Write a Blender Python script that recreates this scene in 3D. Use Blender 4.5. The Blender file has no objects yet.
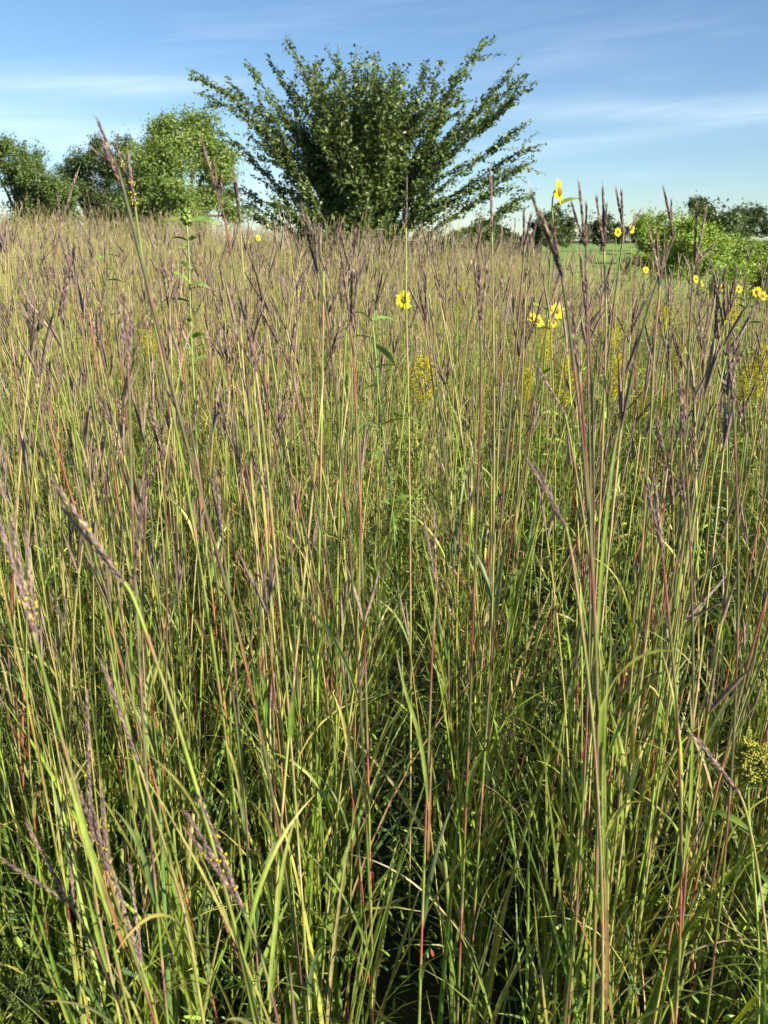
import bpy, math, random
import numpy as np
from mathutils import Vector, Matrix

random.seed(11)
rng = np.random.default_rng(11)
R = math.radians
scene = bpy.context.scene
COL = scene.collection
uni = random.uniform

# ------------------------------------------------------------------ camera
F = 788.0
PITCH = math.atan(272.0 / F)
EYE = Vector((0.0, 0.0, 1.62))
cam = bpy.data.cameras.new('camera')
cam.sensor_fit = 'VERTICAL'
cam.sensor_height = 36.0
cam.lens = 36.0 * F / 1024.0
cam.clip_start = 0.05
cam.clip_end = 3000
cam.dof.use_dof = True
cam.dof.focus_distance = 1.9
cam.dof.aperture_fstop = 9.0
camo = bpy.data.objects.new('camera', cam)
camo.location = EYE
camo.rotation_euler = (R(90) - PITCH, 0, 0)
COL.objects.link(camo)
scene.camera = camo
CP, SP = math.cos(PITCH), math.sin(PITCH)


def at(px, py, Y):
    """world point seen at pixel (px, py) of the photograph, Y metres ahead of the camera"""
    u, v = (px - 384.0) / F, (512.0 - py) / F
    s = Y / (CP + v * SP)
    return EYE + Vector((u * s, Y, s * (v * CP - SP)))


def sstep(t):
    t = np.clip(t, 0, 1)
    return t * t * (3 - 2 * t)


def gz(x, y):
    """height of the terrain"""
    x = np.asarray(x, float); y = np.asarray(y, float)
    side = sstep((x + 0.05 * y + 6) / 12.0)          # 0 on the left, 1 on the right
    rise = 0.62 * sstep((y - 2) / 18.0) * (1 - side)
    drop = -0.28 * sstep((y - 5) / 14.0) * side
    far = sstep((y - 30) / 60.0)
    und = 0.03 * np.sin(x * 1.7 + 0.6) * np.sin(y * 1.3) * sstep((y - 1) / 3.0)
    return (rise + drop) * (1 - far) + far * (-0.1) + und


def gzf(x, y):
    return float(gz(x, y))


# ------------------------------------------------------------------ materials
def plant_mat(name, trans=0.3, rough=0.5, spec=0.35, noise_scale=40.0, noise_amt=0.35, objvar=0.25):
    m = bpy.data.materials.new(name)
    m.use_nodes = True
    nt = m.node_tree
    N, L = nt.nodes, nt.links
    for n in list(N):
        N.remove(n)
    out = N.new('ShaderNodeOutputMaterial')
    at_ = N.new('ShaderNodeAttribute'); at_.attribute_name = 'Col'
    tc = N.new('ShaderNodeTexCoord')
    nz = N.new('ShaderNodeTexNoise'); nz.inputs['Scale'].default_value = noise_scale
    nz.inputs['Detail'].default_value = 3
    L.new(tc.outputs['Object'], nz.inputs['Vector'])
    mr = N.new('ShaderNodeMapRange')
    mr.inputs['From Min'].default_value = 0.25; mr.inputs['From Max'].default_value = 0.75
    mr.inputs['To Min'].default_value = 1 - noise_amt; mr.inputs['To Max'].default_value = 1 + noise_amt
    L.new(nz.outputs['Fac'], mr.inputs['Value'])
    oi = N.new('ShaderNodeObjectInfo')
    mo = N.new('ShaderNodeMapRange')
    mo.inputs['To Min'].default_value = 1 - objvar; mo.inputs['To Max'].default_value = 1 + objvar
    L.new(oi.outputs['Random'], mo.inputs['Value'])
    mul = N.new('ShaderNodeMath'); mul.operation = 'MULTIPLY'
    L.new(mr.outputs[0], mul.inputs[0]); L.new(mo.outputs[0], mul.inputs[1])
    hs = N.new('ShaderNodeHueSaturation')
    L.new(at_.outputs['Color'], hs.inputs['Color']); L.new(mul.outputs[0], hs.inputs['Value'])
    bs = N.new('ShaderNodeBsdfPrincipled')
    bs.inputs['Roughness'].default_value = rough
    bs.inputs['Specular IOR Level'].default_value = spec
    L.new(hs.outputs[0], bs.inputs['Base Color'])
    if trans > 0:
        h2 = N.new('ShaderNodeHueSaturation')
        h2.inputs['Hue'].default_value = 0.485; h2.inputs['Saturation'].default_value = 1.1
        h2.inputs['Value'].default_value = 1.15
        L.new(hs.outputs[0], h2.inputs['Color'])
        tr = N.new('ShaderNodeBsdfTranslucent')
        L.new(h2.outputs[0], tr.inputs['Color'])
        mx = N.new('ShaderNodeMixShader'); mx.inputs[0].default_value = trans
        L.new(bs.outputs[0], mx.inputs[1]); L.new(tr.outputs[0], mx.inputs[2])
        L.new(mx.outputs[0], out.inputs['Surface'])
    else:
        L.new(bs.outputs[0], out.inputs['Surface'])
    return m


M_LEAF = plant_mat('grass_leaf', 0.27, 0.42, 0.45)
M_STEM = plant_mat('grass_stem', 0.0, 0.42, 0.4, 30, 0.3)
M_HEAD = plant_mat('seed_head', 0.12, 0.65, 0.3, 180, 0.45, 0.3)
M_PETAL = plant_mat('petal', 0.3, 0.6, 0.2, 60, 0.15, 0.1)
M_TREE = plant_mat('tree_leaf', 0.3, 0.42, 0.5, 3.0, 0.25, 0.05)
M_BARK = plant_mat('bark', 0.0, 0.85, 0.2, 20, 0.4, 0.1)


def ground_mat(name, c1, c2, c3, s1, s2):
    m = bpy.data.materials.new(name); m.use_nodes = True
    nt = m.node_tree; N, L = nt.nodes, nt.links
    bs = N['Principled BSDF']; bs.inputs['Roughness'].default_value = 0.95
    bs.inputs['Specular IOR Level'].default_value = 0.1
    tc = N.new('ShaderNodeTexCoord')
    n1 = N.new('ShaderNodeTexNoise'); n1.inputs['Scale'].default_value = s1; n1.inputs['Detail'].default_value = 6
    n2 = N.new('ShaderNodeTexNoise'); n2.inputs['Scale'].default_value = s2; n2.inputs['Detail'].default_value = 4
    L.new(tc.outputs['Object'], n1.inputs['Vector']); L.new(tc.outputs['Object'], n2.inputs['Vector'])
    r1 = N.new('ShaderNodeValToRGB')
    r1.color_ramp.elements[0].position = .35; r1.color_ramp.elements[1].position = .65
    r1.color_ramp.elements[0].color = (*c1, 1); r1.color_ramp.elements[1].color = (*c2, 1)
    L.new(n1.outputs['Fac'], r1.inputs[0])
    mx = N.new('ShaderNodeMix'); mx.data_type = 'RGBA'
    L.new(n2.outputs['Fac'], mx.inputs['Factor'])
    L.new(r1.outputs[0], mx.inputs['A']); mx.inputs['B'].default_value = (*c3, 1)
    L.new(mx.outputs['Result'], bs.inputs['Base Color'])
    bp = N.new('ShaderNodeBump'); bp.inputs['Strength'].default_value = .7; bp.inputs['Distance'].default_value = .05
    L.new(n1.outputs['Fac'], bp.inputs['Height']); L.new(bp.outputs[0], bs.inputs['Normal'])
    return m


# ------------------------------------------------------------------ mesh helpers
class MB:
    """collects tubes, ribbons and leaves; build() links them as ONE mesh object"""

    def __init__(s):
        s.v = []; s.f = []; s.c = []

    def tube(s, pts, rad, col, n=5, cap=True):
        pts = [Vector(p) for p in pts]
        m = len(pts)
        b = len(s.v)
        up = Vector((0.31, 0.87, 0.38)).normalized()
        for i, p in enumerate(pts):
            t = (pts[min(i + 1, m - 1)] - pts[max(i - 1, 0)]).normalized()
            a = t.cross(up)
            if a.length < .05:
                a = t.cross(Vector((1, 0, 0)))
            a.normalize(); bb = t.cross(a)
            r = rad[i] if hasattr(rad, '__len__') else rad
            c = col[i] if hasattr(col[0], '__len__') else col
            for k in range(n):
                th = 2 * math.pi * k / n
                s.v.append(p + a * (r * math.cos(th)) + bb * (r * math.sin(th)))
                s.c.append(c)
        for i in range(m - 1):
            for k in range(n):
                k2 = (k + 1) % n
                s.f.append((b + i * n + k, b + i * n + k2, b + (i + 1) * n + k2, b + (i + 1) * n + k))
        if cap:
            s.f.append(tuple(b + k for k in range(n))[::-1])
            s.f.append(tuple(b + (m - 1) * n + k for k in range(n)))

    def ribbon(s, pts, wid, side, col, fold=0.25):
        """leaf blade: three points across, folded along the midrib"""
        pts = [Vector(p) for p in pts]
        m = len(pts); b = len(s.v)
        for i, p in enumerate(pts):
            t = (pts[min(i + 1, m - 1)] - pts[max(i - 1, 0)]).normalized()
            sd = Vector(side[i]) if hasattr(side[0], '__len__') else Vector(side)
            sd = (sd - t * sd.dot(t)).normalized()
            nn = sd.cross(t)
            w = wid[i] * .5
            c = col[i] if hasattr(col[0], '__len__') else col
            s.v += [p - sd * w + nn * w * fold * 2, p, p + sd * w + nn * w * fold * 2]
            s.c += [c, tuple(x * 1.12 for x in c), c]
        for i in range(m - 1):
            a = b + i * 3; d = a + 3
            s.f += [(a, a + 1, d + 1, d), (a + 1, a + 2, d + 2, d + 1)]

    def spindle(s, p, d, L, w, col, n=4, mid=.4):
        """spikelet, bud or floret"""
        d = d.normalized()
        a = d.orthogonal().normalized(); bb = d.cross(a)
        b = len(s.v)
        s.v.append(p)
        for k in range(n):
            th = 2 * math.pi * k / n
            s.v.append(p + d * (L * mid) + a * (w * .5 * math.cos(th)) + bb * (w * .5 * math.sin(th)))
        s.v.append(p + d * L)
        s.c += [col] * (n + 2)
        for k in range(n):
            k2 = (k + 1) % n
            s.f += [(b, b + 1 + k2, b + 1 + k), (b + n + 1, b + 1 + k, b + 1 + k2)]

    def build(s, name, mat, parent=None, loc=None):
        me = bpy.data.meshes.new(name)
        off = Vector(loc) if loc is not None else Vector((0, 0, 0))
        me.from_pydata([tuple(v - off) for v in map(Vector, s.v)], [], s.f)
        at_ = me.attributes.new('Col', 'FLOAT_COLOR', 'POINT')
        at_.data.foreach_set('color', np.array([(*c, 1.0) for c in s.c], dtype=np.float32).ravel())
        me.polygons.foreach_set('use_smooth', [True] * len(me.polygons))
        me.materials.append(mat)
        o = bpy.data.objects.new(name, me)
        COL.objects.link(o)
        if parent is not None:
            o.parent = parent
        elif loc is not None:
            o.location = loc
        return o


def np_mesh(name, chunks, mats):
    """chunks: [(verts (n,3), quads (m,4), cols (n,3), material index)] -> one mesh object"""
    vs, fs, cs, mi = [], [], [], []
    o = 0
    for v, f, c, k in chunks:
        vs.append(v); fs.append(f + o); cs.append(c); mi.append(np.full(len(f), k, np.int32)); o += len(v)
    v = np.concatenate(vs).astype(np.float32); f = np.concatenate(fs).astype(np.int32)
    c = np.concatenate(cs).astype(np.float32); mi = np.concatenate(mi)
    me = bpy.data.meshes.new(name)
    me.vertices.add(len(v)); me.vertices.foreach_set('co', v.ravel())
    me.loops.add(f.size); me.loops.foreach_set('vertex_index', f.ravel())
    me.polygons.add(len(f))
    me.polygons.foreach_set('loop_start', np.arange(len(f), dtype=np.int32) * 4)
    me.polygons.foreach_set('material_index', mi)
    me.polygons.foreach_set('use_smooth', np.ones(len(f), bool))
    at_ = me.attributes.new('Col', 'FLOAT_COLOR', 'POINT')
    at_.data.foreach_set('color', np.concatenate([c, np.ones((len(c), 1), np.float32)], 1).ravel())
    me.update(calc_edges=True)
    for m in mats:
        me.materials.append(m)
    ob = bpy.data.objects.new(name, me)
    COL.objects.link(ob)
    return ob


def curves(base, az, th0, th1, L, nseg, pw=1.5, daz=0.0):
    """N curved axes: points (N, nseg+1, 3), tangents, azimuths"""
    N_ = len(base)
    s = np.linspace(0, 1, nseg + 1)[None, :]
    th = th0[:, None] + (th1 - th0)[:, None] * s ** pw
    a = az[:, None] + np.asarray(daz).reshape(-1, 1) * s
    d = np.stack([np.sin(th) * np.cos(a), np.sin(th) * np.sin(a), np.cos(th)], -1)
    step = (d[:, :-1] + d[:, 1:]) * .5 * (L / nseg)[:, None, None]
    P = np.concatenate([base[:, None, :], base[:, None, :] + np.cumsum(step, 1)], 1)
    return P, d, a


def ribbons(base, az, th0, th1, L, W, nseg, cb, ct, pw=1.5, tw0=None, tw1=None, fold=.25, daz=0.0, wide3=True, taper=2.2):
    P, d, a = curves(base, az, th0, th1, L, nseg, pw, daz)
    N_ = len(base)
    s = np.linspace(0, 1, nseg + 1)[None, :]
    sd = np.stack([-np.sin(a), np.cos(a), np.zeros_like(a)], -1)
    nn = np.cross(sd, d)
    tw = np.zeros((N_, 1)) if tw0 is None else tw0[:, None] + tw1[:, None] * s
    side = sd * np.cos(tw)[..., None] + nn * np.sin(tw)[..., None]
    nrm = np.cross(side, d)
    w = W[:, None] * np.minimum(1, .55 + s * 4) * np.maximum(.05, 1 - s ** taper) * .5
    off = side * w[..., None]
    lift = nrm * (w * 2 * fold)[..., None]
    C = cb[:, None, :] * (1 - s[..., None]) + ct[:, None, :] * s[..., None]
    if wide3:
        V = np.stack([P - off + lift, P, P + off + lift], 2)
        Cc = np.stack([C, C * 1.12, C], 2)
        k = 3
    else:
        V = np.stack([P - off, P + off], 2); Cc = np.stack([C, C], 2); k = 2
    idx = np.arange(N_ * (nseg + 1) * k).reshape(N_, nseg + 1, k)
    q = np.stack([idx[:, :-1, :-1], idx[:, :-1, 1:], idx[:, 1:, 1:], idx[:, 1:, :-1]], -1).reshape(-1, 4)
    return V.reshape(-1, 3), q, Cc.reshape(-1, 3)


def prisms(base, az, th0, th1, L, rad, nseg, colfn, pw=1.5, daz=0.0, prof=None, sides=3):
    P, d, a = curves(base, az, th0, th1, L, nseg, pw, daz)
    N_ = len(base)
    s = np.linspace(0, 1, nseg + 1)
    pr = (1 - .55 * s) if prof is None else prof(s)
    r = rad[:, None] * pr[None, :]
    sd = np.stack([-np.sin(a), np.cos(a), np.zeros_like(a)], -1)
    nn = np.cross(sd, d)
    ring = []
    for k in range(sides):
        t = 2 * math.pi * k / sides
        ring.append(P + sd * (r * math.cos(t))[..., None] + nn * (r * math.sin(t))[..., None])
    V = np.stack(ring, 2)
    C = colfn(s)
    Cc = np.repeat(C[:, :, None, :], sides, 2)
    idx = np.arange(N_ * (nseg + 1) * sides).reshape(N_, nseg + 1, sides)
    nx = np.roll(idx, -1, 2)
    q = np.stack([idx[:, :-1], nx[:, :-1], nx[:, 1:], idx[:, 1:]], -1).reshape(-1, 4)
    return (V.reshape(-1, 3), q, Cc.reshape(-1, 3)), P, d, a


# ------------------------------------------------------------------ thing helpers
def tag(o, label=None, cat=None, group=None, kind=None):
    if label: o['label'] = label
    if cat: o['category'] = cat
    if group: o['group'] = group
    if kind: o['kind'] = kind
    return o


def empty(name, loc, label=None, cat=None, group=None):
    o = bpy.data.objects.new(name, None)
    o.empty_display_size = .05
    COL.objects.link(o)
    o.location = loc
    return tag(o, label, cat, group)


def dup(root, loc, rz, sc, tilt=(0, 0)):
    """a copy of a thing with copies of its parts"""
    r = root.copy(); COL.objects.link(r)
    r.location = loc; r.scale = (sc, sc, sc)
    r.rotation_euler = (tilt[0], tilt[1], rz)
    for ch in root.children:
        c = ch.copy(); COL.objects.link(c); c.parent = r
        for g in ch.children:
            d = g.copy(); COL.objects.link(d); d.parent = c
    return r


def catmull(pts, n=6):
    P = [Vector(p) for p in pts]
    if len(P) < 3:
        return [P[0].lerp(P[-1], i / n) for i in range(n + 1)]
    P = [P[0] * 2 - P[1]] + P + [P[-1] * 2 - P[-2]]
    out = []
    for i in range(1, len(P) - 2):
        a, b, c, d = P[i - 1:i + 3]
        for k in range(n):
            t = k / n
            out.append(.5 * ((2 * b) + (c - a) * t + (2 * a - 5 * b + 4 * c - d) * t * t + (3 * b - a - 3 * c + d) * t ** 3))
    out.append(P[-2])
    return out


# ------------------------------------------------------------------ colours (linear albedo)
C_GREEN = (.15, .235, .038)
C_BRIGHT = (.27, .385, .05)
C_BLUEGREEN = (.12, .20, .07)
C_YELLOW = (.42, .42, .10)
C_TAN = (.52, .42, .20)
C_RED = (.34, .085, .065)
C_PINK = (.33, .15, .10)
C_PURPLE = (.115, .070, .072)
C_MAUVE = (.36, .25, .235)


def mixc(a, b, t):
    return tuple(x * (1 - t) + y * t for x, y in zip(a, b))


def var(c, v=.2):
    k = uni(1 - v, 1 + v)
    return tuple(max(.004, x * k * uni(.93, 1.07)) for x in c)


# ------------------------------------------------------------------ bluestem stalk
def raceme(mb, p, d, L, dense=1.0, warm=.5, anther=0, curve=0.0, w=1.0):
    d = d.normalized()
    side = d.cross(Vector((uni(-1, 1), uni(-1, 1), uni(-.3, .3)))).normalized()
    axis = []
    n = 10
    for i in range(n + 1):
        s = i / n
        axis.append(p + d * (L * s) + side * (curve * L * s * s))
    base = mixc(C_PURPLE, C_MAUVE, warm)
    mb.tube(axis, [.0009 * w] * n + [.0003], var(mixc(base, C_PINK, .2), .1), n=4)
    k = max(5, int(L / .0020 * dense))
    ph = uni(0, 6.28)
    for i in range(k):
        s = .03 + .95 * (i / k)
        q = p + d * (L * s) + side * (curve * L * s * s)
        t = (d + side * (2 * curve * s)).normalized()
        a = t.orthogonal().normalized(); b = t.cross(a)
        th = ph + i * 2.4 + uni(-.7, .7)
        o = a * math.cos(th) + b * math.sin(th)
        tilt = uni(.0, .10)
        dd = (t + o * tilt).normalized()
        z = uni(0, 1)
        c = mixc(C_PURPLE, C_MAUVE, min(1, max(0, warm + uni(-.3, .3))))
        if z > .84: c = mixc(c, C_TAN, .6)
        elif z < .08: c = mixc(c, C_GREEN, .5)
        fat = (.6 + .42 * math.sin(math.pi * min(1, s * 1.05))) * w
        mb.spindle(q + o * .0009, dd, uni(.009, .0135), .0020 * fat / (.55 + .45 * dense), var(c, .16), 4, .42)
        if dense > .8 and uni(0, 1) < .4:        # bent awn
            e = q + dd * .008
            f = e + (dd + o * uni(.1, .5)).normalized() * uni(.006, .012)
            mb.ribbon([e, f], [.0005, .0002], t.cross(o), var(C_TAN, .2), 0)
    for i in range(anther):                       # stamens dangling from the open florets
        s = uni(.1, .75)
        q = p + d * (L * s) + side * (curve * L * s * s) + Vector((uni(-1, 1), uni(-1, 1), 0)).normalized() * .0035
        mb.spindle(q, Vector((uni(-.4, .4), uni(-.4, .4), -1)), uni(.0035, .0055), .0018, var((.72, .56, .03), .15), 4, .5)


STEMS = {'red': (C_RED, C_GREEN), 'tan': (mixc(C_TAN, C_PINK, .35), mixc(C_YELLOW, C_GREEN, .5)), 'green': (mixc(C_YELLOW, C_GREEN, .4), C_BRIGHT), 'purple': (mixc(C_PURPLE, C_PINK, .5), C_GREEN)}


def culm_colours(pts, scheme, ofs=0.0):
    bare, sheath = STEMS[scheme]
    acc = 0; cols = []; sw = []
    inter = uni(.19, .27)
    vb, vs = var(bare, .2), var(sheath, .2)
    for i, p in enumerate(pts):
        if i: acc += (Vector(pts[i]) - Vector(pts[i - 1])).length
        u = ((acc + ofs) / inter) % 1.0
        if u < .06:
            c, w = mixc(C_RED, C_TAN, .4), 1.35
        elif u < .58:
            c, w = mixc(vs, vb, .15), 1.28
        elif u < .68:
            c, w = mixc(vs, vb, .6), 1.15
        else:
            c, w = vb, 1.0
        if acc > .85:
            c = mixc(c, C_PURPLE, .45 if scheme in ('red', 'purple') else .25)
        cols.append(c); sw.append(w)
    return cols, sw


def grass_leaf(mb, p, az, th0, th1, L, W, col, tipc, n=9, twist=0.0, pw=1.5):
    pts, sides = [], []
    q = Vector(p)
    for i in range(n + 1):
        s = i / n
        th = th0 + (th1 - th0) * s ** pw
        d = Vector((math.sin(th) * math.cos(az), math.sin(th) * math.sin(az), math.cos(th)))
        if i: q = q + d * (L / n)
        pts.append(q.copy())
        sd = Vector((-math.sin(az), math.cos(az), 0))
        nn = sd.cross(d)
        a = twist * s
        sides.append(tuple(sd * math.cos(a) + nn * math.sin(a)))
    wid = [W * min(1, .5 + 4 * i / n) * max(.05, 1 - (i / n) ** 2.4) for i in range(n + 1)]
    cols = [mixc(col, tipc, (i / n) ** 2) for i in range(n + 1)]
    mb.ribbon(pts, wid, sides, cols, .28)


def make_stalk(pts, tips, scheme, rad=.0019, dense=1.0, warm=.5, anther=0, nleaf=3, label=None, group=None, leafseg=9, sides=6, leafcol=None):
    """pts: culm from the ground up to the base of the seed head (world); tips: raceme tip positions (world)"""
    base = pts[0]
    root = empty('bluestem_stalk', base, label, 'grass stalk', group)
    rel = [p - base for p in pts]
    cols, sw = culm_colours(rel, scheme, uni(0, .2))
    n = len(rel)
    mb = MB()
    mb.tube(rel, [rad * sw[i] * (1 - .5 * i / (n - 1)) for i in range(n)], cols, n=sides)
    mb.build('culm', M_STEM, root)
    top = rel[-1]
    tdir = (rel[-1] - rel[-2]).normalized()
    for i, t in enumerate(tips):
        st = top - tdir * (0.012 * i * uni(.2, 1.0))
        v = (t - base) - st
        m = MB()
        raceme(m, st, v, v.length, dense, warm + uni(-.12, .12), anther if i % 2 == 0 else anther // 3, uni(-.03, .03))
        m.build('raceme', M_HEAD, root)
    for k in range(nleaf):
        s = uni(.12, .62) if k else uni(.5, .72)
        i = int(s * (n - 1))
        m = MB()
        az = uni(0, 6.28)
        c = leafcol or random.choice([C_GREEN, C_BRIGHT, C_BLUEGREEN, C_YELLOW])
        grass_leaf(m, rel[i], az, uni(.05, .25), uni(.3, 1.5), uni(.18, .34) * (1 - .4 * s), uni(.005, .009), var(c), var(mixc(c, C_TAN if uni(0, 1) < .7 else C_RED, uni(.1, .8))), leafseg, uni(-2.0, 2.0))
        m.build('leaf', M_LEAF, root)
    return root


GROUP = 'bluestem stalks standing in the prairie'


def hero(Y, stem, tips, scheme, label, warm=.5, anther=0, rad=.0022, nleaf=2, dy=0.0, blades=()):
    """stem: pixels from the base of the head downwards, tips: pixels of the raceme tips; Y: metres ahead"""
    P = [at(px, py, Y + dy * (py - stem[0][1]) / 500.0) for px, py in stem]
    d = (P[-1] - P[-2]).normalized() if len(P) > 1 else Vector((0, 0, -1))
    q = P[-1].copy()
    while q.z > gzf(q.x, q.y) + .02 and len(P) < 60:
        d = (d * .85 + Vector((0, 0.02, -1)) * .15).normalized()
        q = q + d * .10
        if q.z < gzf(q.x, q.y):
            q.z = gzf(q.x, q.y)
        P.append(q.copy())
    P = catmull(P[::-1], 5)
    T = [at(x, y, Y + uni(-.012, .012)) for x, y in tips]
    o = make_stalk(P, T, scheme, rad, 1.0, warm, anther, nleaf, label, GROUP)
    for path, W, c in blades:
        q = catmull([at(a, b, Y - .012) - P[0] for a, b in path], 4)
        m = MB(); n = len(q) - 1
        W = W * .58
        m.ribbon(q, [W * min(1, .45 + 3 * i / n) * max(.05, 1 - (i / n) ** 3) for i in range(n + 1)], (.92, .2, .0), [mixc(mixc(c, C_GREEN, .25), C_TAN, min(1, max(0, i / n - .6) * 1.4 + uni(0, .15))) for i in range(n + 1)], .2)
        m.build('leaf', M_LEAF, o)
    return o


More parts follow.
